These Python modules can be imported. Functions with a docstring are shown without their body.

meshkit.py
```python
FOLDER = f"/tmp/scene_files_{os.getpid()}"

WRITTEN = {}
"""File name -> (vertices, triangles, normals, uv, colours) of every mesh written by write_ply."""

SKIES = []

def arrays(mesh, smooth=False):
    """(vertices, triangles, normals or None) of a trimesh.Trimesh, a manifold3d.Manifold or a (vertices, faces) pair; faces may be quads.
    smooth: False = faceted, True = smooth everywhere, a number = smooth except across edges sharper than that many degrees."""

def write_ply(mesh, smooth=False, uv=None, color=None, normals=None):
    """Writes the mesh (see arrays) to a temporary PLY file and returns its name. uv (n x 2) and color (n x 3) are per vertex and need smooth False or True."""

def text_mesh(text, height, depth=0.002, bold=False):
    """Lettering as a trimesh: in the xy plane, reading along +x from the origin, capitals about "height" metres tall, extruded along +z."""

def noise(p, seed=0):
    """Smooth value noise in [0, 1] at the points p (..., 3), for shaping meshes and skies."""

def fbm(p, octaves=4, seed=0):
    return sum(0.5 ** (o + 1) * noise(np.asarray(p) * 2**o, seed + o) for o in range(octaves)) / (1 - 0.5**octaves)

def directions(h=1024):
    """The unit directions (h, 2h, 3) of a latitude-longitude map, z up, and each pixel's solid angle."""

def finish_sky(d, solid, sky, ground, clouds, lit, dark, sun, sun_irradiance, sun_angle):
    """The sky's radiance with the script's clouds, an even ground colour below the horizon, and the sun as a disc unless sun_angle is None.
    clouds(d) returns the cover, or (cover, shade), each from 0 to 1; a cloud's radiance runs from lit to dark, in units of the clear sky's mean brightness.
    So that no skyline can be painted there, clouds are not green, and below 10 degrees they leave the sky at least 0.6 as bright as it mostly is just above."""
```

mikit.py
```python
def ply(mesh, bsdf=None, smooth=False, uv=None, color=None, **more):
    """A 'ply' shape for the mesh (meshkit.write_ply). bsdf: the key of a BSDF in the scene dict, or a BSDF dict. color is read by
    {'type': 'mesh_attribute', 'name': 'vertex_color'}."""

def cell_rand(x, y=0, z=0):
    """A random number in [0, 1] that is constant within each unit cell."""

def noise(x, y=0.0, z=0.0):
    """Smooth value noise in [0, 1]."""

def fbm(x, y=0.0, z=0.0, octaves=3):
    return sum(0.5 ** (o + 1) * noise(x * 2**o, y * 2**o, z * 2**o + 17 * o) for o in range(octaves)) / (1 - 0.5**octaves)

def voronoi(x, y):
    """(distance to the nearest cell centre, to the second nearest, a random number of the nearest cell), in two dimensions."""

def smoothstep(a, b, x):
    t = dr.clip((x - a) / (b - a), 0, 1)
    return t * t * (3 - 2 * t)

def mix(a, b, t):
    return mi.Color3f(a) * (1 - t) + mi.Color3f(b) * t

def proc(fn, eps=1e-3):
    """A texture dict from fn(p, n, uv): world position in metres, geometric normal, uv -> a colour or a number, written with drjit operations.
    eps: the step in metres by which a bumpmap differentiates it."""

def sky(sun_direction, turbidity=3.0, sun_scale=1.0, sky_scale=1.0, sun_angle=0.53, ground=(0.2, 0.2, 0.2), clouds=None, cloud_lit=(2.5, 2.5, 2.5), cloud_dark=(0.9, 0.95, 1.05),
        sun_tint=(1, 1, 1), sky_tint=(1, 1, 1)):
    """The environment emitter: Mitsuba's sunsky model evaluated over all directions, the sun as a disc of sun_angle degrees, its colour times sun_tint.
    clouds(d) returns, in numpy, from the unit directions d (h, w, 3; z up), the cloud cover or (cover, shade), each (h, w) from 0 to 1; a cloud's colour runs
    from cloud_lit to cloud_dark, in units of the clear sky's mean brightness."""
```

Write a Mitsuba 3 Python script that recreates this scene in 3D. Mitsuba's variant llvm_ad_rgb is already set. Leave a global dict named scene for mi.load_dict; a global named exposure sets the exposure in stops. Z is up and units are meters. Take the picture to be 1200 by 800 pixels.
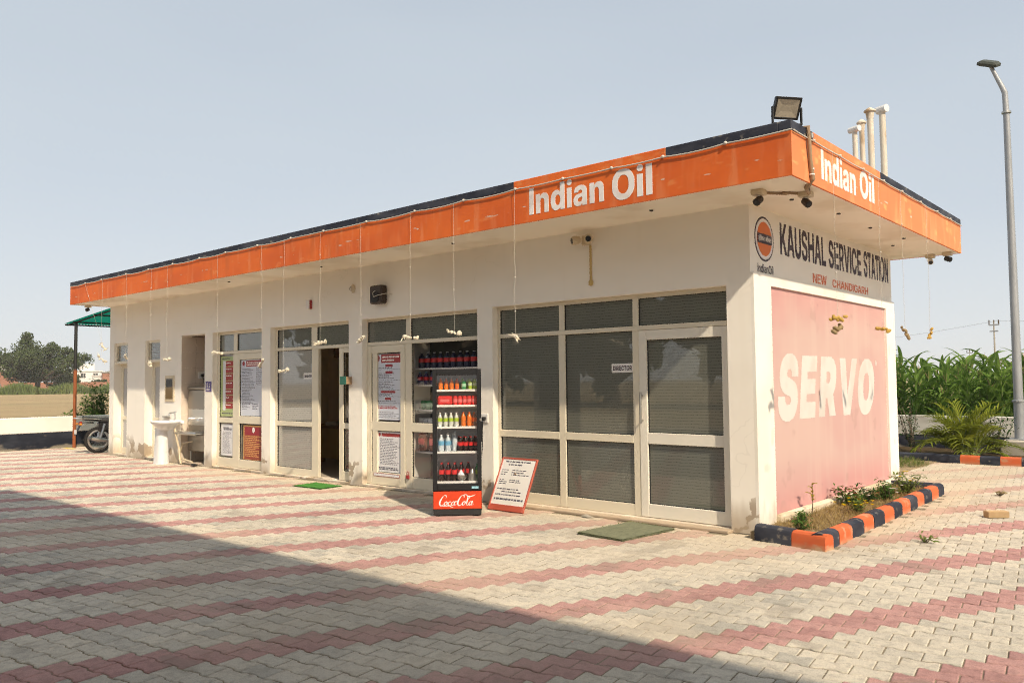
import glob, math, random
import numpy as np, trimesh, mitsuba as mi, drjit as dr, mikit, meshkit
import manifold3d as m3
from scipy.spatial import ConvexHull
from shapely import affinity, box as sbox, union_all
from shapely.geometry import Polygon, LineString, Point
from PIL import Image, ImageDraw, ImageFont
from mikit import noise, fbm, cell_rand, smoothstep, mix, proc
T = mi.ScalarTransform4f
scene, labels = {}, {}
rng = np.random.default_rng(7); random.seed(7)

# ---------------------------------------------------------------- camera, sky, exposure
YAW, PITCH, ROLL = math.radians(-41.317), math.radians(2.831), math.radians(-0.568)
CAM = np.array([3.646, -7.923, 1.6])
fw = np.array([math.sin(YAW) * math.cos(PITCH), math.cos(YAW) * math.cos(PITCH), math.sin(PITCH)])
rt = np.array([math.cos(YAW), -math.sin(YAW), 0.0]); up = np.cross(rt, fw)
up2 = up * math.cos(ROLL) - rt * math.sin(ROLL)
scene['camera'] = {'type': 'perspective', 'fov': 2 * math.degrees(math.atan(600 / 943.74)), 'fov_axis': 'x', 'near_clip': 0.05, 'far_clip': 6000.0,
                   'to_world': T().look_at(origin=CAM.tolist(), target=(CAM + fw).tolist(), up=up2.tolist())}
exposure = 1.84

def veil(d):                                        # thin high haze that pales the whole sky, a little thicker low down
    n = meshkit.fbm(d * np.array([2.0, 2.0, 5.0]) + 3.1, 4)
    lo = np.exp(-np.maximum(d[..., 2], 0) / 0.20)
    c = 0.66 + 0.34 * (n - 0.5) + 0.30 * lo
    return np.clip(c, 0, 0.97), np.clip(0.62 - 0.6 * lo + 0.5 * (n - 0.5), 0, 1)
SUN = (2.376, -1.0, 2.19)
scene['sky'] = mikit.sky(SUN, turbidity=4, clouds=veil, cloud_lit=(2.22, 2.27, 2.28), cloud_dark=(1.70, 1.92, 2.08), sun_angle=0.9, sun_tint=(0.93, 0.98, 1.05), ground=(0.30, 0.26, 0.2))

# ---------------------------------------------------------------- materials
def two(b): return {'type': 'twosided', 'bsdf': b}
def rgb(c): return {'type': 'rgb', 'value': [float(x) for x in c]}
def mat(name, c, rough=0.6, metal=0.0, spec=0.5, **k):
    scene[name] = two({'type': 'principled', 'base_color': c if isinstance(c, dict) else rgb(c), 'roughness': rough, 'metallic': metal, 'specular': spec, **k})
    return name
def sm(a, b, x): return smoothstep(a, b, x)

def plaster_fn(p, n, uv):
    a = fbm(p.x * 0.7, p.y * 0.7, p.z * 0.9, octaves=4); b = fbm(p.x * 7, p.y * 7, p.z * 2.0, octaves=3); s = fbm(p.x * 9 + 3, p.y * 9, p.z * 0.55, octaves=3)
    c = mix((0.87, 0.83, 0.745), (0.80, 0.745, 0.645), sm(0.42, 0.75, a) * 0.5 + sm(0.6, 0.85, s) * 0.2)
    low = sm(0.42, 0.0, p.z + (b - 0.5) * 0.5)
    chip = sm(0.60, 0.635, fbm(p.x * 5 + 2, p.y * 5, p.z * 4.5, octaves=4)) * sm(0.55, 0.25, p.z)
    c = mix(c, (0.33, 0.25, 0.17), chip * 0.85)
    crack = sm(0.007, 0.002, dr.abs(fbm(p.x * 1.3 + 5, p.y * 1.3, p.z * 1.3, octaves=5) - 0.5)) * sm(0.5, 0.62, a)
    return mix(mix(c, c * 0.8, crack * 0.3), (0.40, 0.31, 0.21), low * 0.75)
mat('plaster', proc(plaster_fn), 0.75, spec=0.25)
def white_fn(p, n, uv):
    a = fbm(p.x * 1.3, p.y * 1.3, p.z * 1.1 + 9, octaves=4); b = fbm(p.x * 8, p.y * 8, p.z * 3, octaves=3)
    c = mix((0.82, 0.79, 0.72), (0.72, 0.67, 0.57), sm(0.45, 0.75, a) * 0.6)
    c = mix(c, (0.36, 0.28, 0.19), sm(0.58, 0.61, fbm(p.x * 6, p.y * 6, p.z * 4 + 3, octaves=4)) * sm(0.5, 0.2, p.z) * sm(0.5, 0.1, p.y) * 0.8)
    return mix(c, (0.45, 0.36, 0.25), sm(0.30, 0.0, p.z + (b - 0.5) * 0.45) * 0.7 + sm(0.70, 0.8, b) * 0.25)
mat('white_paint', proc(white_fn), 0.7, spec=0.3)
def orange_fn(p, n, uv):
    a = fbm(p.x * 1.1, p.y * 1.6, p.z * 2, octaves=4); b = fbm(p.x * 5 + 4, p.y * 5, p.z * 9, octaves=4); s = fbm(p.x * 11, p.y * 11, p.z * 1.2, octaves=3)
    pale_side = sm(0.2, 1.5, n.x * 1.6)                    # paler on faces turned towards +X
    c = mix((0.72, 0.145, 0.022), (0.63, 0.115, 0.02), sm(0.35, 0.7, a))
    c = mix(c, (0.76, 0.30, 0.13), sm(0.5, 0.75, s) * 0.35 + pale_side * 0.62)
    c = mix(c, (0.80, 0.42, 0.16), sm(0.62, 0.78, b) * (0.25 + 0.5 * pale_side))
    drip = sm(0.58, 0.80, fbm(p.x * 4 + 2, p.y * 4, p.z * 0.7, octaves=4)); c = mix(c, (0.34, 0.11, 0.04), drip * 0.35)
    chip = sm(0.705, 0.74, fbm(p.x * 6 + 1, p.y * 6, p.z * 26, octaves=3)) * sm(0.05, 0.0, dr.abs(p.z - 3.60))
    return mix(c, (0.62, 0.55, 0.45), chip)
mat('orange_paint', proc(orange_fn), 0.6, spec=0.3)
def navy_fn(p, n, uv):
    a = fbm(p.x * 3, p.y * 3, p.z * 5, octaves=4); b = fbm(p.x * 14, p.y * 14, p.z * 14, octaves=3)
    c = mix((0.020, 0.023, 0.036), (0.055, 0.060, 0.078), sm(0.35, 0.75, a))
    return mix(c, (0.30, 0.27, 0.22), sm(0.64, 0.78, b) * 0.5)
mat('navy_paint', proc(navy_fn), 0.65, spec=0.3)
def wallband_fn(p, n, uv):
    a = fbm(p.x * 1.5, p.y * 1.5, p.z * 3, octaves=4); b = fbm(p.x * 4, p.y * 4, p.z * 6, octaves=4)
    c = mix((0.016, 0.019, 0.030), (0.05, 0.055, 0.07), sm(0.4, 0.75, a))
    return mix(c, (0.34, 0.29, 0.22), sm(0.10, 0.0, p.z + (b - 0.45) * 0.30) * 0.7 + sm(0.70, 0.8, b) * 0.3)
mat('wall_band', proc(wallband_fn), 0.75, spec=0.2)
def pink_fn(p, n, uv):
    a = fbm(p.y * 0.8, p.z * 0.9, 3.0, octaves=4); s = fbm(p.y * 7, p.z * 0.5, 1.0, octaves=4); q = fbm(p.y * 3.0, p.z * 3.0, 8.0, octaves=4)
    edge = sm(0.75, 0.1, p.z + (a - 0.5) * 0.8) + sm(2.05, 2.6, p.z + (a - 0.5) * 0.6) * 0.7
    c = mix((0.555, 0.395, 0.35), (0.535, 0.345, 0.315), sm(0.40, 0.66, a))
    c = mix(c, (0.56, 0.25, 0.245), dr.clip(edge, 0, 1) * 0.7)
    c = mix(c, (0.59, 0.46, 0.40), sm(0.52, 0.72, s) * 0.22)
    return mix(c, (0.40, 0.25, 0.22), sm(0.72, 0.80, q) * 0.3)
mat('pink_paint', proc(pink_fn), 0.7, spec=0.25)
def letter_fn(p, n, uv):
    a = fbm(p.x * 6, p.y * 6, p.z * 6, octaves=3)
    return mix((0.80, 0.77, 0.74), (0.66, 0.60, 0.56), sm(0.45, 0.8, a))
mat('letter_white', proc(letter_fn), 0.6)
def servo_fn(p, n, uv):
    a = fbm(p.y * 3, p.z * 3, 1.0, octaves=4)
    return mix((0.62, 0.595, 0.55), (0.57, 0.53, 0.48), sm(0.4, 0.75, a))
mat('faded_white', proc(servo_fn), 0.65)
def ink_fn(p, n, uv):
    a = fbm(p.y * 12, p.z * 12, p.x * 12, octaves=3)
    return mix((0.035, 0.022, 0.035), (0.10, 0.075, 0.085), sm(0.5, 0.8, a))
mat('letter_navy', proc(ink_fn), 0.6)
mat('letter_orange', (0.62, 0.14, 0.05), 0.6)
mat('logo_orange', (0.68, 0.16, 0.025), 0.55)
def paver_fn(p, n, uv):
    # uv.x: tone of this paver, uv.y: 0 cream, 1 red
    a = fbm(p.x * 0.45, p.y * 0.45, 2.0, octaves=4); b = fbm(p.x * 26, p.y * 26, 1.0, octaves=3); k = noise(p.x * 190, p.y * 190, 0.0)
    cream = mix((0.525, 0.475, 0.385), (0.435, 0.40, 0.335), uv.x)
    cream = mix(cream, (0.36, 0.345, 0.30), sm(0.92, 0.97, uv.x) * 0.5)
    red = mix((0.435, 0.255, 0.23), (0.36, 0.20, 0.185), uv.x)
    c = mix(cream, red, uv.y)
    c = mix(c, c * 0.72, sm(0.42, 0.72, b) * 0.55) * (0.86 + 0.28 * k)
    near = sm(-1.75, -0.15, p.y + (a - 0.5) * 1.6) * sm(0.9, -0.2, p.x - 0.4) * sm(-14.0, -9.0, p.x)   # sand blown along the foot of the building
    side = sm(1.5, 0.75, p.x + (a - 0.5) * 1.2) * sm(-0.5, 1.0, p.y)
    dust = dr.clip(sm(0.48, 0.75, a) * 0.45 + near * 0.75 + side * 0.85, 0, 0.88)
    e = fbm(p.x * 1.1 + 7, p.y * 1.1, 4.0, octaves=4); spot = sm(0.69, 0.76, fbm(p.x * 2.3, p.y * 2.3, 9.0, octaves=3))
    c = mix(c, c * 0.80, sm(0.48, 0.70, e) * 0.75); c = mix(c, (0.20, 0.17, 0.14), spot * 0.35)
    return mix(c, (0.47, 0.385, 0.275), dust * (0.6 + 0.4 * b))
mat('paver', proc(paver_fn), 0.8, spec=0.2)
def sand_fn(p, n, uv):
    a = fbm(p.x * 3, p.y * 3, 5.0, octaves=4); k = noise(p.x * 120, p.y * 120, 1.0)
    return mix((0.16, 0.135, 0.10), (0.26, 0.215, 0.15), a) * (0.75 + 0.5 * k)
mat('joint_sand', proc(sand_fn), 0.95, spec=0.1)
def soil_fn(p, n, uv):
    a = fbm(p.x * 0.05, p.y * 0.05, 5.0, octaves=4); r = 0.6 * noise(p.x * 0.30, p.y * 0.03, 3.0) + 0.4 * noise(p.x * 1.7, p.y * 0.08, 8.0); k = fbm(p.x * 1.2, p.y * 1.2, 1.0, octaves=4)
    c = mix((0.25, 0.185, 0.11), (0.19, 0.15, 0.09), a)
    c = mix(c, (0.13, 0.095, 0.055), sm(0.45, 0.75, r) * 0.5)
    return mix(c, (0.17, 0.165, 0.075), sm(0.58, 0.75, k) * 0.5)
mat('field_soil', proc(soil_fn), 0.95, spec=0.1)
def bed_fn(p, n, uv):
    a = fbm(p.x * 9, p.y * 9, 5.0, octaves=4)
    return mix((0.17, 0.125, 0.075), (0.33, 0.25, 0.15), a) * mix((1, 1, 1), (0.2, 0.19, 0.17), sm(8.9, 9.2, p.y))  # soil beyond the verge kerb darkened to paint the shade under the palm
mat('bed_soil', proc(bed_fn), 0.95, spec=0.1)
def step_fn(p, n, uv):
    a = fbm(p.x * 5, p.y * 5, 5.0, octaves=4)
    return mix((0.45, 0.36, 0.26), (0.36, 0.27, 0.18), a)
mat('step_stone', proc(step_fn), 0.75)
mat('wall_grey', proc(lambda p, n, uv: mix((0.58, 0.56, 0.50), (0.42, 0.39, 0.33), sm(0.4, 0.75, fbm(p.x * 2, p.y * 2, p.z * 4, octaves=4)))), 0.8)
mat('panel_grey', (0.46, 0.45, 0.43), 0.5)
mat('skirt_cream', proc(lambda p, n, uv: mix((0.66, 0.58, 0.44), (0.48, 0.38, 0.25), sm(0.4, 0.7, fbm(p.y * 3, p.z * 9, p.x * 3, octaves=4)))), 0.8)
mat('shaded_steel', (0.36, 0.34, 0.31), 0.35, 1.0)  # cabinet colour darkened to stand for the shade inside the niche
mat('concrete', proc(lambda p, n, uv: mix((0.46, 0.42, 0.35), (0.34, 0.30, 0.24), fbm(p.x * 6, p.y * 6, p.z * 6, octaves=4))), 0.9, spec=0.1)
mat('frame_cream', (0.70, 0.64, 0.50), 0.38, spec=0.5)
mat('frame_white', (0.76, 0.72, 0.62), 0.38, spec=0.5)
mat('gasket', (0.02, 0.02, 0.02), 0.6)
scene['glass'] = {'type': 'thindielectric', 'int_ior': 1.5}
mat('film', (0.185, 0.19, 0.16), 0.7, spec=0.2)
mat('film_back', (0.06, 0.062, 0.052), 0.7, spec=0.2)
mat('kerb_orange', proc(lambda p, n, uv: mix(mix((0.60, 0.125, 0.035), (0.52, 0.10, 0.03), fbm(p.x * 6, p.y * 6, p.z * 6, octaves=3)), (0.48, 0.33, 0.20), sm(0.56, 0.76, fbm(p.x * 11, p.y * 11, p.z * 11, octaves=4)) * 0.55 + sm(0.06, 0.0, p.z) * 0.4)), 0.65)
mat('film_sunlit', (0.42, 0.41, 0.37), 0.7, spec=0.2)  # film of the doorway bay, its colour lightened to paint in sunlight
mat('interior', (0.72, 0.62, 0.46), 0.8)
mat('interior_floor', (0.34, 0.29, 0.23), 0.5)
mat('soffit', proc(lambda p, n, uv: mix((0.84, 0.78, 0.66), (0.72, 0.64, 0.51), sm(0.4, 0.75, fbm(p.x * 1.5, p.y * 1.5, 4.0, octaves=5)))), 0.85, spec=0.2)
mat('roof_grey', (0.35, 0.32, 0.28), 0.9)
mat('tile_beige', (0.62, 0.52, 0.42), 0.3)
mat('grout', (0.30, 0.24, 0.19), 0.8)
mat('steel', (0.62, 0.62, 0.60), 0.28, 1.0)
mat('steel_worn', (0.50, 0.48, 0.44), 0.42, 1.0)
mat('chrome', (0.75, 0.75, 0.75), 0.12, 1.0)
mat('galvanized', proc(lambda p, n, uv: mix((0.42, 0.43, 0.44), (0.30, 0.31, 0.32), fbm(p.x * 9, p.y * 9, p.z * 1.6, octaves=3))), 0.55, 0.35)
mat('black', (0.012, 0.012, 0.013), 0.35)
mat('black_matt', (0.02, 0.02, 0.02), 0.7)
mat('rubber', (0.025, 0.024, 0.023), 0.8, spec=0.2)
mat('ceramic', (0.82, 0.81, 0.79), 0.15)
mat('mirror', (0.80, 0.80, 0.80), 0.03, 1.0)
mat('wood', (0.28, 0.16, 0.075), 0.6)
mat('plastic_white', (0.76, 0.74, 0.70), 0.4)
mat('plastic_cream', (0.60, 0.50, 0.34), 0.45)
mat('pvc_pipe', proc(lambda p, n, uv: mix((0.66, 0.59, 0.48), (0.42, 0.29, 0.16), sm(0.45, 0.75, fbm(p.x * 7, p.y * 7, p.z * 2.5, octaves=4)))), 0.5)
mat('red_enamel', (0.62, 0.055, 0.015), 0.3)
mat('red_print', (0.33, 0.03, 0.03), 0.5)
mat('maroon_print', (0.30, 0.02, 0.03), 0.5)
mat('green_print', (0.38, 0.45, 0.20), 0.5)
mat('paper', (0.70, 0.70, 0.72), 0.6)
mat('paper_blue', (0.60, 0.63, 0.70), 0.6)
mat('ink_grey', (0.09, 0.09, 0.12), 0.6)
mat('ink_gold', (0.75, 0.42, 0.14), 0.6)
mat('ink_pale', (0.76, 0.70, 0.66), 0.6)
mat('sign_violet', (0.10, 0.07, 0.22), 0.5)
mat('board_red', (0.45, 0.09, 0.055), 0.5)
mat('brown_red', (0.30, 0.055, 0.03), 0.5)
mat('cord_white', (0.58, 0.54, 0.47), 0.7)
mat('bunch_white', (0.66, 0.60, 0.47), 0.7)
mat('bunch_yellow', (0.50, 0.32, 0.07), 0.8)
mat('bunch_brown', (0.28, 0.20, 0.10), 0.8)
mat('awning_green', (0.01, 0.16, 0.11), 0.4)
scene['awning_sheet'] = two({'type': 'principledthin', 'base_color': rgb((0.015, 0.30, 0.21)), 'roughness': 0.3, 'diff_trans': 0.9}) if 0 else {'type': 'principledthin', 'base_color': rgb((0.015, 0.30, 0.21)), 'roughness': 0.3, 'diff_trans': 0.9}
mat('rust_orange', proc(lambda p, n, uv: mix((0.02, 0.02, 0.02), mix((0.38, 0.11, 0.03), (0.22, 0.06, 0.02), fbm(p.x * 9, p.y * 9, p.z * 5, octaves=3)), sm(2.05, 1.95, p.z))), 0.6)
def turf_fn(p, n, uv):
    a = fbm(p.x * 30, p.y * 30, 2.0, octaves=3)
    return mix((0.115, 0.125, 0.08), (0.19, 0.19, 0.125), a)
mat('turf_worn', proc(turf_fn), 0.95, spec=0.1)
mat('turf_edge', (0.10, 0.14, 0.03), 0.95, spec=0.1)
mat('turf_green', (0.055, 0.17, 0.035), 0.9, spec=0.1)
mat('brick_clay', proc(lambda p, n, uv: mix((0.46, 0.33, 0.18), (0.36, 0.23, 0.12), fbm(p.x * 25, p.y * 25, p.z * 25, octaves=3))), 0.9)
def leaf(name, c, trans=0.6, rough=0.5):
    scene[name] = {'type': 'principledthin', 'base_color': c if isinstance(c, dict) else rgb(c), 'roughness': rough, 'diff_trans': trans, 'spec_trans': 0.0}
    return name
leaf('maize_leaf', proc(lambda p, n, uv: mix((0.11, 0.21, 0.04), (0.22, 0.33, 0.075), fbm(p.x * 2.5, p.y * 2.5, p.z * 2.5, octaves=2))), 0.75)
leaf('maize_leaf_pale', (0.24, 0.30, 0.09), 0.8)
mat('maize_stalk', (0.16, 0.20, 0.07), 0.7)
mat('tassel', (0.36, 0.28, 0.14), 0.8)
leaf('palm_leaf', proc(lambda p, n, uv: mix((0.16, 0.22, 0.025), (0.32, 0.33, 0.05), fbm(p.x * 4, p.y * 4, p.z * 4, octaves=2))), 0.6)
leaf('tree_leaf', proc(lambda p, n, uv: mix((0.055, 0.085, 0.030), (0.11, 0.135, 0.055), fbm(p.x * 0.8, p.y * 0.8, p.z * 0.8, octaves=3))), 0.5)
leaf('shrub_leaf', (0.085, 0.16, 0.035), 0.6)
leaf('shrub_dark', (0.035, 0.085, 0.022), 0.5)
leaf('crop_leaf', proc(lambda p, n, uv: mix((0.13, 0.20, 0.055), (0.24, 0.26, 0.10), fbm(p.x * 0.3, p.y * 0.3, 0.0, octaves=3))), 0.6)
leaf('dry_grass', (0.34, 0.25, 0.11), 0.5)
leaf('green_grass', (0.15, 0.20, 0.05), 0.6)
leaf('petal_yellow', (0.75, 0.52, 0.02), 0.5)
leaf('petal_white', (0.75, 0.74, 0.68), 0.5)
leaf('leaf_red', (0.20, 0.07, 0.03), 0.5)
mat('bark', (0.10, 0.075, 0.05), 0.9)
mat('far_white', (0.74, 0.71, 0.66), 0.8)
mat('far_brick', (0.36, 0.17, 0.11), 0.9)
mat('far_dark', (0.05, 0.05, 0.05), 0.6)
mat('lamp_lens', (0.32, 0.28, 0.22), 0.15)

# ---------------------------------------------------------------- helpers
def put(key, mesh, m, smooth=False, **k):
    if isinstance(mesh, MB): mesh = mesh.mesh()
    if key in scene: raise KeyError(key)
    scene[key] = mikit.ply(mesh, m, smooth, **k)
    return key
COUNT = {}
def num(name):
    n = COUNT.get(name, -1) + 1; COUNT[name] = n
    return name if n == 0 else f'{name}_{n:03d}'
def part(parent, name, mesh, m, smooth=False, label=None, kind=None, **k):
    key = num(parent + '__' + name); put(key, mesh, m, smooth, **k)
    if label or kind:
        labels[key] = {}
        if label: labels[key]['label'] = label
        if kind: labels[key]['kind'] = kind
    return key
def thing(name, label, cat, group=None):
    key = num(name); labels[key] = {'label': label, 'category': cat}
    if group: labels[key]['group'] = group
    return key
def single(name, label, cat, mesh, m, smooth=False, group=None):
    key = thing(name, label, cat, group); put(key, mesh, m, smooth); return key
def struct(name, mesh, m, smooth=False, **k):
    put(name, mesh, m, smooth, **k); labels[name] = {'kind': 'structure'}; return name
def stuff(name, label, cat, mesh, m, smooth=False):
    put(name, mesh, m, smooth); labels[name] = {'label': label, 'category': cat, 'kind': 'stuff'}; return name

class MB:
    """collects pieces into one mesh"""
    def __init__(self): self.v, self.f, self.n = [], [], 0
    def add(self, v, f):
        v = np.asarray(v, float); self.v.append(v); self.f.append(np.asarray(f, int) + self.n); self.n += len(v); return self
    def tm(self, m, M=None):
        v = np.asarray(m.vertices); 
        if M is not None: v = v @ np.asarray(M)[:3, :3].T + np.asarray(M)[:3, 3]
        return self.add(v, m.faces)
    def box(self, x0, x1, y0, y1, z0, z1, c=0.0):
        v, f = boxvf(x0, x1, y0, y1, z0, z1, c); return self.add(v, f)
    def tube(self, pts, r, n=8, cap=True): v, f = tubevf(pts, r, n, cap); return self.add(v, f)
    def sphere(self, c, r, sub=1, scale=(1, 1, 1), M=None):
        s = trimesh.creation.icosphere(sub, 1.0); v = s.vertices * np.asarray(scale) * r
        if M is not None: v = v @ np.asarray(M).T
        return self.add(v + np.asarray(c), s.faces)
    def mesh(self): return trimesh.Trimesh(np.vstack(self.v), np.vstack(self.f), process=False)
    def moved(self, M):
        m = self.mesh(); m.apply_transform(M); o = MB(); o.tm(m); return o

def boxvf(x0, x1, y0, y1, z0, z1, c=0.0):
    if c <= 0:
        v = np.array([[x, y, z] for x in (x0, x1) for y in (y0, y1) for z in (z0, z1)], float)
        f = np.array([[0, 1, 3], [0, 3, 2], [4, 6, 7], [4, 7, 5], [0, 4, 5], [0, 5, 1], [2, 3, 7], [2, 7, 6], [0, 2, 6], [0, 6, 4], [1, 5, 7], [1, 7, 3]])
        return v, f
    c = min(c, 0.45 * min(x1 - x0, y1 - y0, z1 - z0)); P = []
    for sx in (0, 1):
        for sy in (0, 1):
            for sz in (0, 1):
                X, Y, Z = (x0, x1)[sx], (y0, y1)[sy], (z0, z1)[sz]; a, b, d = (1, -1)[sx] * c, (1, -1)[sy] * c, (1, -1)[sz] * c
                P += [[X, Y + b, Z + d], [X + a, Y, Z + d], [X + a, Y + b, Z]]
    return hullvf(P)
def hullvf(P):
    P = np.asarray(P, float); h = ConvexHull(P); f = h.simplices.copy(); c = P.mean(0)
    n = np.cross(P[f[:, 1]] - P[f[:, 0]], P[f[:, 2]] - P[f[:, 0]]); w = ((P[f[:, 0]] - c) * n).sum(1) < 0
    f[w] = f[w][:, ::-1]; return P, f
def tubevf(pts, r, n=8, cap=True):
    p = np.asarray(pts, float); r = np.broadcast_to(np.asarray(r, float), (len(p),))
    t = np.gradient(p, axis=0); t /= np.linalg.norm(t, axis=1, keepdims=True) + 1e-12
    ref = np.array([0, 0, 1.0]) if abs(t[:, 2]).mean() < 0.8 else np.array([1.0, 0, 0])
    a = np.cross(t, ref); a /= np.linalg.norm(a, axis=1, keepdims=True) + 1e-12; b = np.cross(t, a)
    ang = np.arange(n) * 2 * np.pi / n
    v = (p[:, None] + r[:, None, None] * (np.cos(ang)[None, :, None] * a[:, None] + np.sin(ang)[None, :, None] * b[:, None])).reshape(-1, 3)
    i, j = np.meshgrid(np.arange(len(p) - 1), np.arange(n), indexing='ij')
    q = np.stack([i * n + j, i * n + (j + 1) % n, (i + 1) * n + (j + 1) % n, (i + 1) * n + j], -1).reshape(-1, 4)
    f = np.vstack([q[:, [0, 1, 2]], q[:, [0, 2, 3]]])
    if cap:
        v = np.vstack([v, p[0], p[-1]]); k = len(v) - 2; jj = np.arange(n); o = (len(p) - 1) * n
        f = np.vstack([f, np.stack([jj * 0 + k, (jj + 1) % n, jj], 1), np.stack([jj * 0 + k + 1, o + jj, o + (jj + 1) % n], 1)])
    return v, f
def lathevf(prof, n=14):
    prof = np.asarray(prof, float); ang = np.arange(n) * 2 * np.pi / n
    v = np.stack([prof[:, None, 0] * np.cos(ang), prof[:, None, 0] * np.sin(ang), np.repeat(prof[:, 1:2], n, 1)], -1).reshape(-1, 3)
    i, j = np.meshgrid(np.arange(len(prof) - 1), np.arange(n), indexing='ij')
    q = np.stack([i * n + j, i * n + (j + 1) % n, (i + 1) * n + (j + 1) % n, (i + 1) * n + j], -1).reshape(-1, 4)
    return v, np.vstack([q[:, [0, 1, 2]], q[:, [0, 2, 3]]])
def rotz(a):
    M = np.eye(4); M[:2, :2] = [[math.cos(a), -math.sin(a)], [math.sin(a), math.cos(a)]]; return M
def trans(x, y, z):
    M = np.eye(4); M[:3, 3] = (x, y, z); return M
def rotx(a):
    M = np.eye(4); M[1:3, 1:3] = [[math.cos(a), -math.sin(a)], [math.sin(a), math.cos(a)]]; return M
def roty(a):
    M = np.eye(4); M[0, 0] = M[2, 2] = math.cos(a); M[0, 2] = math.sin(a); M[2, 0] = -math.sin(a); return M
def front(y0):     # (u, v, w) -> x, z, -y : things lying on a face that looks to -Y
    M = np.eye(4); M[:3, :3] = [[1, 0, 0], [0, 0, -1], [0, 1, 0]]; M[1, 3] = y0; return M
def right(x0):     # (u, v, w) -> y, z, +x : things lying on a face that looks to +X
    M = np.eye(4); M[:3, :3] = [[0, 0, 1], [1, 0, 0], [0, 1, 0]]; M[0, 3] = x0; return M
FONTS = glob.glob('/opt/blender-*/*/datafiles/fonts/Inter.woff2')[0]
def glyphs(f, text):
    x0, y0, x1, y1 = f.getbbox(text, anchor='ls')
    im = Image.new('L', (x1 - x0 + 8, y1 - y0 + 8)); ImageDraw.Draw(im).text((4 - x0, 4 - y0), text, 255, f, anchor='ls')
    on = np.pad(np.asarray(im) > 127, ((0, 0), (1, 1))).astype(np.int8)
    rows, starts = np.nonzero(np.diff(on, axis=1) == 1); ends = np.nonzero(np.diff(on, axis=1) == -1)[1]
    g = union_all(sbox(starts, -rows - 1.0, ends, -rows + 0.0)).buffer(0.7).buffer(-0.7).simplify(0.8)
    return affinity.translate(g, x0 - 4, 4 - y0)
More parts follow.
